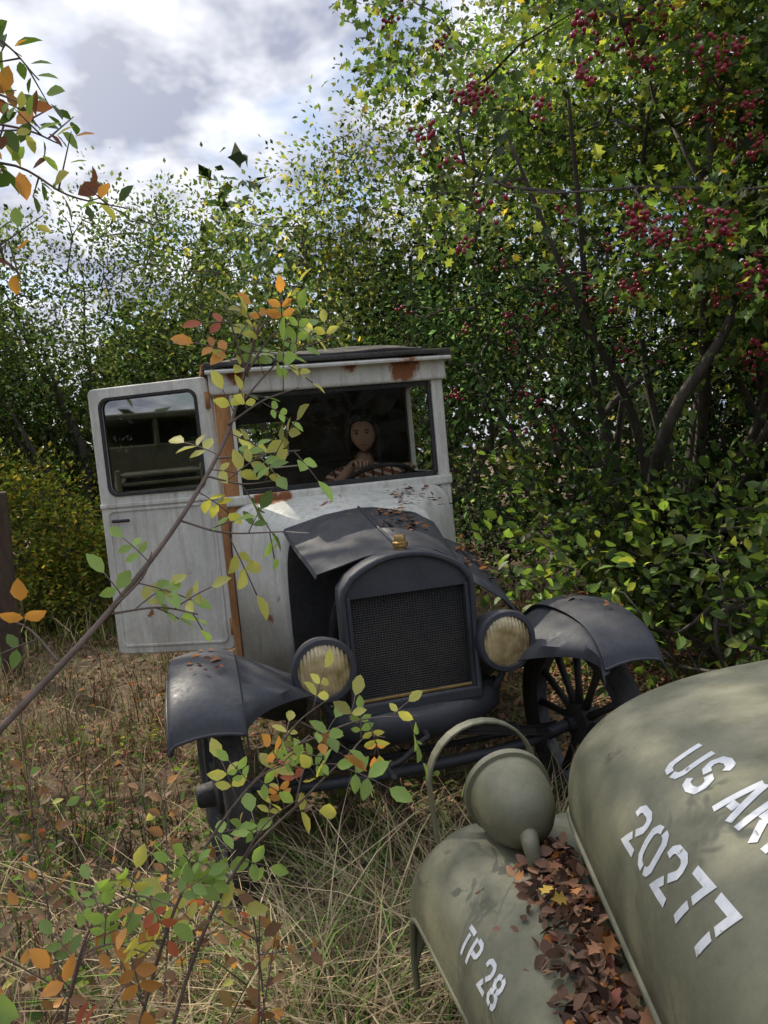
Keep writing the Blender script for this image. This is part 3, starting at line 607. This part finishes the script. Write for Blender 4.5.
for j in range(nv+1):
    for i in range(nu):
        a=2*math.pi*i/nu; front=max(0,-math.sin(a)); 
        lim=math.radians(52)*front**.35+math.radians(148)*(1-front**.35)
        ph=lim*j/nv; rr_=1+.04*math.sin(a*9+j*.7)+.03*math.sin(a*21+j)
        V.append(HM@Vector((.096*math.sin(ph)**.75*math.cos(a)*rr_,.108*math.sin(ph)**.75*math.sin(a)*rr_+.008,.126*math.cos(ph)+.002)))
for j in range(nv):
    for i in range(nu): i2=(i+1)%nu; F.append((j*nu+i,j*nu+i2,(j+1)*nu+i2,(j+1)*nu+i))
solid(pyobj('hair',V,F,M_hair,D,True),.014,0)
for sg in(-1,1):
    for o_ in (0,.022): tube('hair_lock',[HM@Vector((sg*.074,-.045+o_,.06)),HM@Vector((sg*.09,-.03+o_,-.01)),HM@Vector((sg*.088,-.01+o_,-.09)),HM@Vector((sg*.075,.02+o_,-.17))],[.014,.019,.018,.006],M_hair,D,10)
lathe('hair_bun',[(0,-.04),(.03,-.033),(.045,0),(.03,.033),(0,.04)],HM@Vector((0,.1,.03)),(0,1,0),M_hair,D,16)
# ================================================================ military vehicle
K=empty('military_vehicle',(.4,-2.2,0))
L0=.95
def HS(s,al,off=0):
    def f(s,al):
        xc=.35+.05*s*L0; W=.42+.32*s; zt=1.08+.10*s; zb=.84
        c=-math.cos(al); q=math.sin(al)
        ff=1-.5*math.exp(-s/.03)*.14
        return Vector((xc+W*ff*math.copysign(abs(c)**.75,c),-1.38-s*L0,zb+(zt*ff-zb)*abs(q)**.7))
    p=f(s,al)
    if off:
        a=f(s+.01,al)-f(s-.01,al); b=f(s,min(al+.02,3.1))-f(s,max(al-.02,.01)); n=a.cross(b).normalized()
        if n.z<0: n=-n
        p=p+n*off
    return p
V=[];F=[];ns=40;na=60
for i in range(ns+1):
    for j in range(na+1):
        V.append(HS((i/ns)**1.3,math.pi*j/na))
for i in range(ns):
    for j in range(na): a=i*(na+1)+j; F.append((a,a+1,a+2+na,a+1+na))
solid(pyobj('hood',V,F,M_olive,K,True),.006,-1)
tube('hood_front_bead',[HS(0,math.pi*j/60,.0) for j in range(61)],.008,M_olive,K,8)
for a0 in (0,math.pi): tube('hood_edge_bead',[HS(i/20,a0) for i in range(21)],.006,M_olive,K,8)
for a0,sg in((0,1),(math.pi,-1)):
    V=[];F=[]
    for i in range(21):
        p=HS(i/20,a0); V+= [p+Vector((sg*.02,0,.01)),p+Vector((sg*.03,0,-.32))]
    for i in range(20): F.append((2*i,2*i+1,2*i+3,2*i+2))
    solid(pyobj('engine_side_panel',V,F,M_olived,K),.006)
og=[(p.x,p.z-.006) for p in [HS(0.0,math.pi*j/40) for j in range(41)]]
og=[(og[-1][0]-.01,.5),(og[0][0]+.01,.5)]+og
plate('grille_panel',og,[rrect(.35-.30+.075*k,.58,.35-.30+.075*k+.04,.95,.018) for k in range(9)],.02,frameM((0,-1.385,0),(1,0,0),(0,0,1),(0,-1,0)),M_olive,K,.004)
box('radiator_block',(.36,-1.46,.75),(.66,.05,.45),M_black,K)
cs=[(-.358,.56),(-.357,.60),(-.352,.63),(-.338,.67),(-.308,.705),(-.265,.733),(-.215,.748),(-.16,.745),(-.08,.735),(.03,.725)]
csf=spline([(a,b) for a,b in cs],4)
prof=[(-1.165,-.22),(-1.16,-.15),(-1.165,-.09),(-1.18,-.04),(-1.21,-.012),(-1.26,0),(-1.45,0),(-1.65,0),(-1.85,0),(-2.0,-.02),(-2.12,-.09),(-2.2,-.2),(-2.27,-.36)]
pf=spline(prof,4)
for mir in(0,1):
    V=[];F=[]
    for (yy,dz) in pf:
        for (xx,zz) in csf:
            x=xx if not mir else .80-xx
            V.append((x,yy,max(.3,zz+dz)))
    n=len(csf)
    for i in range(len(pf)-1):
        for j in range(n-1): a=i*n+j; F.append((a,a+1,a+1+n,a+n))
    solid(pyobj('fender',V,F,M_olive,K,True),.008,0)
    xs=-.358 if not mir else 1.158
    tube('fender_bead',[(xs,yy,max(.3,.565+dz)) for yy,dz in pf],.008,M_olive,K,8)
def mlamp(cx,cy,cz,yaw,k=.88):
    ax=Vector((-math.sin(yaw),math.cos(yaw),.12)).normalized(); c=Vector((cx,cy,cz)); rt=Vector((ax.y,-ax.x,0))
    lathe('headlamp_bowl',[(a*k,b*k) for a,b in [(0,-.118),(.02,-.117),(.045,-.107),(.068,-.085),(.086,-.05),(.095,-.01),(.097,.02),(.097,.035),(.107,.037),(.108,.055),(.1,.06),(.092,.058)]],c,ax,M_olive,K,44)
    lathe('headlamp_lens',[(0,.08*k),(.05*k,.074*k),(.093*k,.056*k)],c,ax,M_lens,K,30)
    P=spline([c-ax*.09*k-Vector((0,0,.012)),c-ax*.128*k-rt*.006-Vector((0,0,.016)),c-ax*.142*k-rt*.004-Vector((0,0,.045)),c-ax*.135*k+rt*.0-Vector((0,0,.085)),c-ax*.12*k+rt*.01-Vector((0,0,.12))],5)
    tube('headlamp_conduit',P,np.linspace(.021,.008,len(P)),M_olive,K,14)
    tube('headlamp_stalk',[c+Vector((0,0,-.07)),c+Vector((0,0,-.16))],.02,M_olive,K,12)
    box('headlamp_base',c+Vector((0,.02,-.10)),(.10,.09,.02),M_rustw,K,bev=.008)
mlamp(-.152,-1.325,.832,-.10); mlamp(.95,-1.25,.842,-.05)
for cx in(-.165,.95):
    P=[(cx-.12,-1.19,.70),(cx-.125,-1.185,.80)]+[(cx-.127*math.cos(a),-1.18,.835+.125*math.sin(a)) for a in np.linspace(.1,math.pi-.1,14)]+[(cx+.125,-1.185,.80),(cx+.12,-1.19,.72)]
    V=[];F=[]
    P=[np.array(p) for p in P]
    for i,p in enumerate(P):
        t=P[min(i+1,len(P)-1)]-P[max(i-1,0)]; t/=np.linalg.norm(t); o=np.cross(t,[0,1,0]); o/=np.linalg.norm(o)
        for a,b in((-.015,-.003),(.015,-.003),(.015,.003),(-.015,.003)): V.append(p+np.array([0,1,0])*a+o*b)
    for i in range(len(P)-1):
        for a in range(4): F.append((i*4+a,i*4+(a+1)%4,i*4+4+(a+1)%4,i*4+4+a))
    F+=[(0,1,2,3),tuple((len(P)-1)*4+a for a in range(4))]
    bevel(pyobj('headlamp_guard',V,F,M_olive,K,False),.002)
def mwheel(x,y,sd,kk=.87):
    zc=.362*kk+.01
    lathe('tire',[(a*kk,b*kk) for a,b in [(.20,-.07),(.25,-.085),(.31,-.09),(.345,-.08),(.36,-.06),(.362,0),(.36,.06),(.345,.08),(.31,.09),(.25,.085),(.20,.07)]],(x,y,zc),(1,0,0),M_rubber,K,40)
    m=Multi()
    for k in range(36):
        for s_ in(-1,1):
            t=2*math.pi*(k+.25*s_)/36; d=Vector((0,math.cos(t),math.sin(t))); e=Vector((0,-math.sin(t),math.cos(t))); c=Vector((x,y,zc))
            vv=[]
            for aa,bb,hh in((.012,-.014,.355),(.08,-.014,.345),(.08,.014,.345),(.012,.014,.355),(.012,-.01,.376),(.078,-.01,.366),(.078,.01,.366),(.012,.01,.376)): vv.append(c+(Vector((s_*aa,0,0))+e*bb+d*hh)*kk)
            m.add(vv,[(0,3,2,1),(4,5,6,7),(0,1,5,4),(1,2,6,5),(2,3,7,6),(3,0,4,7)])
    m.make('tire_lugs',M_rubber,K,False)
    lathe('wheel_disc',[(a*kk,b*kk) for a,b in [(.0,.06),(.04,.06),(.05,.03),(.13,.02),(.16,.04),(.2,.05),(.215,.07)]],(x,y,zc),(sd,0,0),M_olive,K,32)
for x,sd in((-.24,-1),(1.04,1)):
    for y in(-1.74,-3.9): mwheel(x,y,sd)
box('chassis',(.4,-2.8,.45),(.7,3.0,.1),M_olived,K)
box('front_bumper',(.4,-1.08,.42),(1.3,.05,.13),M_olive,K,bev=.01)
for sx in (.1,.7): box('bumper_bracket',(sx,-1.2,.44),(.06,.3,.08),M_olived,K)
box('body_floor',(.4,-3.3,.5),(1.2,1.9,.04),M_olived,K)
for sx in(-.28,1.08):
    plate('body_side',[(-4.3,.48),(-2.33,.48),(-2.33,1.0),(-2.5,1.02),(-2.62,.72),(-3.2,.72),(-3.3,.95),(-4.3,.95)],[],.03,frameM((sx,0,0),(0,1,0),(0,0,1),(1,0,0)),M_olive,K,.006)
box('body_back',(.4,-4.3,.72),(1.36,.03,.48),M_olive,K); box('dash_panel',(.4,-2.36,.93),(1.33,.03,.35),M_olive,K)
plate('windscreen_frame',rrect(-.24,1.1,1.04,1.62,.05),[rrect(-.18,1.16,.38,1.56,.03),rrect(.42,1.16,.98,1.56,.03)],.03,frameM((0,-2.42,0),(1,0,0),(0,0,1),(0,-1,0)),M_olive,K,.006)
for sx in(.08,.72): box('seat_pad',(sx,-3.05,.78),(.45,.42,.1),M_olived,K,bev=.03); box('seat_rest',(sx,-3.28,1.02),(.45,.08,.42),M_olived,K,bev=.03)
G={'2':[[(0,.74),(.03,.9),(.14,1),(.44,1),(.57,.9),(.6,.76),(.57,.62),(.36,.4)],[(.28,.31),(.02,.0),(.62,.0)]],
'0':[[(.27,1),(.12,.96),(.02,.82),(0,.5),(.02,.18),(.12,.04),(.27,0)],[(.37,0),(.5,.04),(.6,.18),(.62,.5),(.6,.82),(.5,.96),(.37,1)]],
'7':[[(0,1),(.62,1),(.42,.55)],[(.37,.44),(.2,0)]],
'8':[[(.27,.54),(.1,.6),(.04,.76),(.1,.94),(.27,1)],[(.35,1),(.52,.94),(.58,.76),(.52,.6),(.35,.54)],[(.27,.46),(.06,.38),(0,.2),(.08,.05),(.27,0)],[(.35,0),(.54,.05),(.62,.2),(.56,.38),(.35,.46)]],
'U':[[(0,1),(0,.2),(.08,.05),(.26,0)],[(.36,0),(.54,.05),(.62,.2),(.62,1)]],
'S':[[(.6,.8),(.52,.95),(.3,1),(.1,.95),(.02,.78),(.08,.6),(.26,.53)],[(.36,.49),(.54,.42),(.6,.24),(.53,.06),(.3,0),(.08,.05),(0,.2)]],
'A':[[(0,0),(.27,1)],[(.37,1),(.64,0)],[(.2,.3),(.44,.3)]],
'R':[[(0,0),(0,1)],[(.12,1),(.45,1),(.58,.9),(.6,.74),(.55,.6),(.42,.52),(.12,.52)],[(.3,.44),(.6,0)]],
'M':[[(0,0),(0,1)],[(.08,1),(.36,.35)],[(.44,.45),(.66,1)],[(.75,1),(.75,0)]],
'Y':[[(0,1),(.26,.5)],[(.38,.5),(.64,1)],[(.32,.42),(.32,0)]],
'T':[[(0,1),(.62,1)],[(.31,.84),(.31,0)]],'P':[[(0,0),(0,1)],[(.12,1),(.45,1),(.58,.9),(.6,.74),(.55,.58),(.42,.5),(.12,.5)]]}
def lettering(name,text,h,w,adv,th,mapf,parent):
    V=[];F=[];x0=0
    for ch in text:
        if ch==' ': x0+=adv*.5; continue
        for pl in G[ch]:
            P=[np.array(pl[0],float)]
            for q in pl[1:]:
                q=np.array(q,float); k=max(1,int(np.linalg.norm(q-P[-1])/.12)); a=P[-1]
                for i in range(1,k+1): P.append(a+(q-a)*i/k)
            P=np.array(P)*[w/.62,h]; n=len(P)
            sg=np.diff(P,axis=0); sg/=np.linalg.norm(sg,axis=1)[:,None]; nn=np.stack([-sg[:,1],sg[:,0]],1); b=len(V)
            for i in range(n):
                if i==0: m_=nn[0]
                elif i==n-1: m_=nn[-1]
                else:
                    m_=nn[i-1]+nn[i]; m_/=np.linalg.norm(m_); m_=m_/max(.5,m_@nn[i])
                for sgn in(-1,0,1):
                    q=P[i]+m_*th/2*sgn; V.append(mapf(x0+q[0],q[1]))
            for i in range(n-1):
                for c_ in(0,1): F.append((b+3*i+c_,b+3*i+c_+1,b+3*i+4+c_,b+3*i+3+c_))
        x0+=adv
    me=bpy.data.meshes.new(name); me.from_pydata([tuple(v) for v in V],[],F); me.update(); return obj(name,me,M_white,parent)
ka=3.1
def hm(s0,a0,h): return lambda u,v: HS(s0+u/L0,a0+(v-h/2)*ka,.0012)
lettering('lettering_army','US ARMY',.062,.040,.062,.0125,hm(.385,math.radians(48),.062),K)
lettering('lettering_number','20277',.062,.042,.063,.0125,hm(.41,math.radians(25),.062),K)
csl=np.array(csf); seg=np.concatenate([[0],np.cumsum(np.linalg.norm(np.diff(csl,axis=0),axis=1))])
i0=np.argmin(abs(csl[:,0]+.33)); l0=seg[i0]
def fm(u,v):
    l=l0+(v-.024); x=np.interp(l,seg,csl[:,0]); z=np.interp(l,seg,csl[:,1]); x2=np.interp(l+.01,seg,csl[:,0]); z2=np.interp(l+.01,seg,csl[:,1])
    t=np.array([x2-x,z2-z]); t/=np.linalg.norm(t)+1e-9; nx,nz=-t[1],t[0]
    return Vector((x+nx*.0055,-1.485-u,z+nz*.0055))
lettering('lettering_bumper_code','TP 28',.046,.026,.039,.0088,fm,K)
r=np.random.default_rng(61); n=850; y=r.uniform(-2.0,-1.40,n); s=(-1.38-y)/L0; xe=.35+.05*s*L0-(.42+.32*s)
x=xe-.005-np.abs(r.normal(0,.045,n)); x=np.where(y>-1.55,x-0.02*r.random(n),x); x=np.clip(x,-.30,.0)
z=.752+.05*r.random(n)*np.clip(1-(xe-x)/.12,0,1)
leaves('leaves_in_trough',np.stack([x,y,z],1),nrmz(r.standard_normal((n,3))*[1,1,.5]),nrmz(r.standard_normal((n,3))*.6+np.array([-.2,0,1])),.027*(.5+.9*r.random(n)),pick([((.17,.10,.07),5),((.22,.13,.08),3),(OR,.7),((.15,.06,.045),1),((.08,.05,.038),4)],n,r,.35),M_dry,K,'oval')
n=20; rr_=np.random.default_rng(3); P=np.stack([rr_.uniform(-.24,-.13,n),rr_.uniform(-1.9,-1.5,n),rr_.uniform(.795,.815,n)],1)
leaves('maple_leaves',P,nrmz(rr_.standard_normal((n,3))*[1,1,.3]),nrmz(rr_.standard_normal((n,3))*.35+np.array([-.2,-.2,1])),.036*(.6+.5*rr_.random(n)),pick([((.5,.33,.08),1.2),((.36,.17,.07),2.5),((.24,.12,.07),5)],n,rr_),M_dry,K,'lobe')
# ================================================================ old army lorry standing behind, to the left
LR_=empty('army_lorry',(-4.3,-1.6,0))
fy=Vector((.785,.62,0)); ML=frameM((-4.3,-1.6,0),Vector((.62,-.785,0)),-fy,(0,0,1))
B=lambda nm,c,s,mt=M_olived,bv=.02,rot=None: box(nm,c,s,mt,LR_,rot,bv,ML)
B('cab',(0,1.3,1.45),(1.5,1.0,.9)); B('cab_roof',(0,1.3,2.22),(1.45,1.05,.08)); B('cab_back',(0,1.78,2.0),(1.45,.06,.4))
for sx in(-1,0,1): B('windscreen_pillar',(sx*.7,.82,2.03),(.06,.06,.36))
B('engine_hood',(0,.4,1.35),(.95,1.0,.5),M_olived,.12); B('radiator_block',(0,-.08,1.2),(.7,.04,.75),M_black)
for k in range(9): B('grille_slat',(0,-.13,.88+.085*k),(.78,.03,.035),M_olive,.008)
for sx in(-1,1):
    B('grille_side',(sx*.42,-.12,1.22),(.06,.06,.82),M_olive); B('fender',(sx*.78,.25,1.0),(.42,.95,.06),M_olive,.03); B('fender_front',(sx*.78,-.22,.88),(.42,.05,.28),M_olive)
    c=ML@Vector((sx*.66,-.2,1.18)); lathe('headlamp',[(0,-.12),(.07,-.1),(.11,-.02),(.115,.02),(.1,.03),(0,.04)],c,fy,M_olive,LR_,24)
    for yy in(.25,3.2):
        c=ML@Vector((sx*.78,yy,.45)); lathe('lorry_tire',[(.22,-.1),(.38,-.12),(.44,-.09),(.45,0),(.44,.09),(.38,.12),(.22,.1),(.1,.05),(0,.05)],c,ML.to_3x3()@Vector((sx,0,0)),M_rubber,LR_,32)
B('bumper',(0,-.42,.72),(1.9,.06,.2),M_olive); B('lorry_frame',(0,2.0,.75),(.8,4.4,.15)); B('cargo_floor',(0,3.0,1.05),(1.9,2.2,.08))
for sx in(-1,1):
    for k in range(3): B('cargo_slat',(sx*.94,3.0,1.25+.2*k),(.03,2.2,.12),M_wood)
# ================================================================ foreground plants
class Plant:
    def __init__(s,name,loc,seed): s.e=empty(name,loc); s.W=Multi(); s.p=[];s.d=[];s.n=[];s.s=[];s.c=[]; s.r=np.random.default_rng(seed)
    def stem(s,P,r0,r1,n=6):
        Q=spline(P,n); s.W.tube(Q,np.linspace(r0,r1,len(Q)),7); return Q
    def leaf(s,p,d,n,sz,c): s.p.append(p);s.d.append(d);s.n.append(n);s.s.append(sz);s.c.append(c)
    def compound(s,p,d,sz,pal,k=2):
        d=nrmz(np.array(d,float)); up=nrmz(np.array([0,-.75,.8])+s.r.standard_normal(3)*.35); up=nrmz(up-d*(up@d)); sd=nrmz(np.cross(up,d)); c=pick(pal,1,s.r,.15)[0]
        L=sz*(.95*k+.5); q=[p+d*L*t+np.array([0,0,-.12*L*t*t]) for t in np.linspace(0,1,5)]; s.W.tube(q,.0011,4)
        for i in range(k):
            b=p+d*L*(.35+.5*i/max(1,k))+np.array([0,0,-.05*L])
            for g in(-1,1): s.leaf(b,nrmz(sd*g+d*.45+s.r.standard_normal(3)*.15),up+s.r.standard_normal(3)*.25,sz*(.7+.4*s.r.random()),c*(1+.15*s.r.standard_normal()))
        s.leaf(q[-1],d+np.array([0,0,-.2]),up,sz*1.1,c)
    def along(s,Q,step,sz,pal,t0=.2,k=2,comp=True):
        L=np.concatenate([[0],np.cumsum(np.linalg.norm(np.diff(Q,axis=0),axis=1))]); x=L[-1]*t0; g=1
        while x<=L[-1]:
            p=np.array([np.interp(x,L,Q[:,j]) for j in range(3)]); p2=np.array([np.interp(x+.01,L,Q[:,j]) for j in range(3)]); p1=np.array([np.interp(x-.01,L,Q[:,j]) for j in range(3)])
            t=nrmz(p2-p1); pr=nrmz(np.cross(t,s.r.standard_normal(3)*.5+np.array([0,1,.2])))*g; g=-g
            if comp: s.compound(p,pr+t*.5+s.r.standard_normal(3)*.2,sz*(.75+.5*s.r.random()),pal,k if s.r.random()<.6 else max(1,k-1))
            else: s.leaf(p+pr*.008,pr+t*.6,s.r.standard_normal(3)*.5+np.array([0,-.5,1]),sz*(.7+.6*s.r.random()),pick(pal,1,s.r,.15)[0])
            x+=step*(.7+.6*s.r.random())
    def done(s):
        s.W.make('stems',M_twig,s.e)
        leaves('foliage',np.array(s.p),np.array(s.d,float),np.array(s.n,float),np.array(s.s),np.array(s.c),M_leafn,s.e,'oval')
LG=(.24,.36,.10);LY=(.46,.45,.13);LO=(.54,.26,.08);LR=(.38,.11,.06)
palr=[(LG,5),(LY,4),(LO,.8),(BG,.4)]
p=Plant('wild_rose_branch',(-1.7,-1.7,0),3)
Q=p.stem([(-1.7,-1.7,0),(-1.55,-1.68,.6),(-1.25,-1.62,1.05),(-1.03,-1.57,1.24),(-.873,-1.50,1.376),(-.754,-1.41,1.50),(-.66,-1.32,1.63),(-.61,-1.27,1.744),(-.565,-1.275,1.855)],.0075,.0022)
p.along(Q[30:],.042,.038,palr,.15)
for a,b,c in (((-.62,-1.28,1.70),(-.53,-1.27,1.78),(-.42,-1.26,1.82)),((-.60,-1.27,1.76),(-.54,-1.27,1.83),(-.46,-1.27,1.86)),((-.60,-1.27,1.75),(-.62,-1.30,1.83),(-.63,-1.3,1.88)),((-.68,-1.34,1.60),(-.60,-1.36,1.60),(-.53,-1.38,1.60)),((-.65,-1.31,1.66),(-.58,-1.3,1.70),(-.51,-1.3,1.72)),((-.755,-1.41,1.5),(-.68,-1.42,1.47),(-.58,-1.42,1.46)),((-.70,-1.36,1.57),(-.64,-1.38,1.55),(-.58,-1.38,1.55)),((-.88,-1.5,1.37),(-.82,-1.5,1.42),(-.8,-1.5,1.46)),((-.88,-1.5,1.37),(-.8,-1.5,1.37),(-.74,-1.5,1.35)),((-.95,-1.53,1.31),(-1.0,-1.5,1.37),(-1.08,-1.48,1.40)),((-.58,-1.27,1.82),(-.53,-1.28,1.88),(-.48,-1.28,1.89))):
    q=p.stem([a,b,c],.0023,.0011); p.along(q,.036,.037,palr+([(LO,1.4),(LR,.5)] if c[2]>1.87 or c[0]<-1 else []),.3)
p.done()
p=Plant('rose_bush',(-1.05,-1.35,0),4); pal2=[(LG,5),(LY,3),(LO,1.6),(LR,.9)]
for P in ([(-1.05,-1.3,0),(-.98,-1.3,.4),(-.85,-1.3,.75),(-.70,-1.3,.95),(-.56,-1.32,1.05)],[(-1.0,-1.3,0),(-.9,-1.28,.45),(-.75,-1.25,.75),(-.57,-1.25,.90),(-.46,-1.25,.98)],[(-1.1,-1.3,0),(-1.1,-1.3,.4),(-1.02,-1.32,.72),(-.92,-1.3,.85)]):
    q=p.stem(P,.005,.0016); p.along(q,.065,.042,pal2,.6)
    for k in range(4):
        i=int(len(q)*(.55+.13*k)); i=min(i,len(q)-2); e=q[i]+np.array([.09,0,.04])+p.r.standard_normal(3)*[.07,.05,.05]
        q2=p.stem([q[i],(q[i]+e)/2+[0,0,.02],e],.0022,.0011); p.along(q2,.045,.038,pal2,.4)
for (x,y,z,dx,dz) in ((-1.02,-1.93,1.13,1,.1),(-1.03,-1.94,1.08,1,-.25),(-1.02,-1.88,1.03,.8,-.6)):
    p.leaf(np.array([x,y,z]),np.array([dx,.2,dz]),np.array([-.2,-.6,.9]),.055,np.array(LG)*.8)
p.stem([(-1.15,-1.9,0),(-1.12,-1.93,.6),(-1.02,-1.94,1.10)],.005,.002)
p.done()
p=Plant('withered_shrub',(-1.1,-.85,0),6); pb=[((.2,.11,.06),6),((.3,.17,.09),3),(LO,.9),(ST2,3),(LY,.5),(LG,.4),(LR,.3)]
for k in range(16):
    b=np.array([-1.1+p.r.normal()*.22,-.85+p.r.normal()*.22,0]); tp=b+np.array([p.r.normal()*.18+.03,p.r.normal()*.12,.4+.4*p.r.random()])
    q=p.stem([b,b*.6+tp*.4+p.r.standard_normal(3)*.04,tp],.004,.0012); p.along(q,.045,.04,pb,.35,comp=False)
    for j in range(4):
        i=p.r.integers(len(q)//2,len(q)-1); e=q[i]+p.r.standard_normal(3)*.08+[0,0,.07]; q2=p.stem([q[i],(q[i]+e)/2,e],.002,.001); p.along(q2,.035,.034,pb,.3,comp=False)
p.done()
p=Plant('young_tree',(-2.0,-1.2,0),8); pt=[(MG,3),(BG,3),(LG,2),(LO,1.6),((.2,.08,.05),1),(LY,1)]
Q0=p.stem([(-2.0,-1.2,0),(-1.9,-1.2,1.0),(-1.6,-1.15,1.9),(-1.35,-1.1,2.5)],.02,.008)
for P in ([(-1.55,-1.14,2.05),(-1.25,-1.1,2.18),(-1.02,-1.08,2.22),(-.9,-1.1,2.15),(-.79,-1.14,2.11)],[(-1.35,-1.1,2.5),(-1.15,-1.09,2.52),(-1.0,-1.08,2.46),(-.93,-1.08,2.38)],[(-1.4,-1.1,2.3),(-1.15,-1.1,2.30),(-.98,-1.1,2.28),(-.9,-1.12,2.24)],[(-1.6,-1.14,1.95),(-1.25,-1.1,2.02),(-1.05,-1.1,2.03),(-1.0,-1.1,1.98)],[(-1.35,-1.1,2.5),(-1.15,-1.05,2.40),(-1.0,-1.0,2.38),(-.95,-1.0,2.32)]):
    q=p.stem(P,.004,.0014); p.along(q,.022,.044,pt,.3,comp=False)
    for k in range(7):
        i=min(len(q)-2,int(len(q)*(.35+.09*k))); e=q[i]+p.r.standard_normal(3)*[.06,.05,.07]; q2=p.stem([q[i],(q[i]+e)/2,e],.002,.001); p.along(q2,.022,.04,pt,.3,comp=False)
p.done()
box('wooden_post',(-2.27,3.9,.76),(.16,.16,1.56),M_wood,None,rot=(.02,.03,.2),bev=.015)
# ================================================================ light, sky, camera
w=bpy.data.worlds.new('World'); S.world=w; w.use_nodes=True; nt=w.node_tree; nt.nodes.clear(); N=nt.nodes
az=math.atan2(-.5,.8); el=math.radians(47)
v=Vector((math.sin(az)*math.cos(el),math.cos(az)*math.cos(el),math.sin(el)))
sky=N.new('ShaderNodeTexSky'); sky.sky_type='NISHITA'; sky.sun_disc=False; sky.sun_elevation=el; sky.sun_rotation=az; sky.dust_density=1.5
tc=N.new('ShaderNodeTexCoord'); sp=N.new('ShaderNodeSeparateXYZ'); nt.links.new(tc.outputs['Generated'],sp.inputs[0])
dz=math_(nt,'ADD',math_(nt,'MAXIMUM',sp.outputs[2],0.02),.28)
cb=N.new('ShaderNodeCombineXYZ'); nt.links.new(math_(nt,'DIVIDE',sp.outputs[0],dz),cb.inputs[0]); nt.links.new(math_(nt,'DIVIDE',sp.outputs[1],dz),cb.inputs[1])
n1=noise(nt,cb.outputs[0],2.4,5,.6,.3); n2=noise(nt,cb.outputs[0],4.2,4,.6,.2)
dt=N.new('ShaderNodeVectorMath'); dt.operation='DOT_PRODUCT'; nt.links.new(tc.outputs['Generated'],dt.inputs[0]); dt.inputs[1].default_value=v
glow=math_(nt,'POWER',math_(nt,'MAXIMUM',dt.outputs['Value'],0),9)
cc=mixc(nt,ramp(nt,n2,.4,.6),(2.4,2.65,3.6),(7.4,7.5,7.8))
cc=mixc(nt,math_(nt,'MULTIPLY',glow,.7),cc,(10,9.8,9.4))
k=ramp(nt,sp.outputs[2],.5,.85,1,2.3); kk=N.new('ShaderNodeCombineColor')  # clouds overhead, out of view, brightened to add light on ground and hood
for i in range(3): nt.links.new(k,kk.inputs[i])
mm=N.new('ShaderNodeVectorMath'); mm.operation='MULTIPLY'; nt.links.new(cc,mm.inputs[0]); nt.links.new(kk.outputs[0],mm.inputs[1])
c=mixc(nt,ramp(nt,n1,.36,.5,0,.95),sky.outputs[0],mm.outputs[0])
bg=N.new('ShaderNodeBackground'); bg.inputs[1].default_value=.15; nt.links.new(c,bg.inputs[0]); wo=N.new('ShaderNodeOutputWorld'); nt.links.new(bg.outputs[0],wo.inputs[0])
sd=bpy.data.lights.new('sun','SUN'); sd.energy=5; sd.angle=math.radians(.5); sd.color=(1,.91,.76)
so=bpy.data.objects.new('sun',sd); S.collection.objects.link(so); so.rotation_euler=v.to_track_quat('Z','Y').to_euler()
yaw,pitch,roll=.2440,-.0816,-.0941
f=Vector((math.sin(yaw)*math.cos(pitch),math.cos(yaw)*math.cos(pitch),math.sin(pitch))); rr=Vector((math.cos(yaw),-math.sin(yaw),0)); uu=rr.cross(f)
r2=rr*math.cos(roll)+uu*math.sin(roll); u2=-rr*math.sin(roll)+uu*math.cos(roll)
cd=bpy.data.cameras.new('camera'); co=bpy.data.objects.new('camera',cd); S.collection.objects.link(co)
co.matrix_world=frameM((-.7276,-2.7575,1.5871),r2,u2,-f); cd.sensor_fit='VERTICAL'; cd.sensor_height=36; cd.lens=759.25/1024*36; cd.clip_start=.02; cd.clip_end=600
S.camera=co
S.view_settings.view_transform='Standard'; S.view_settings.look='None'; S.view_settings.exposure=0
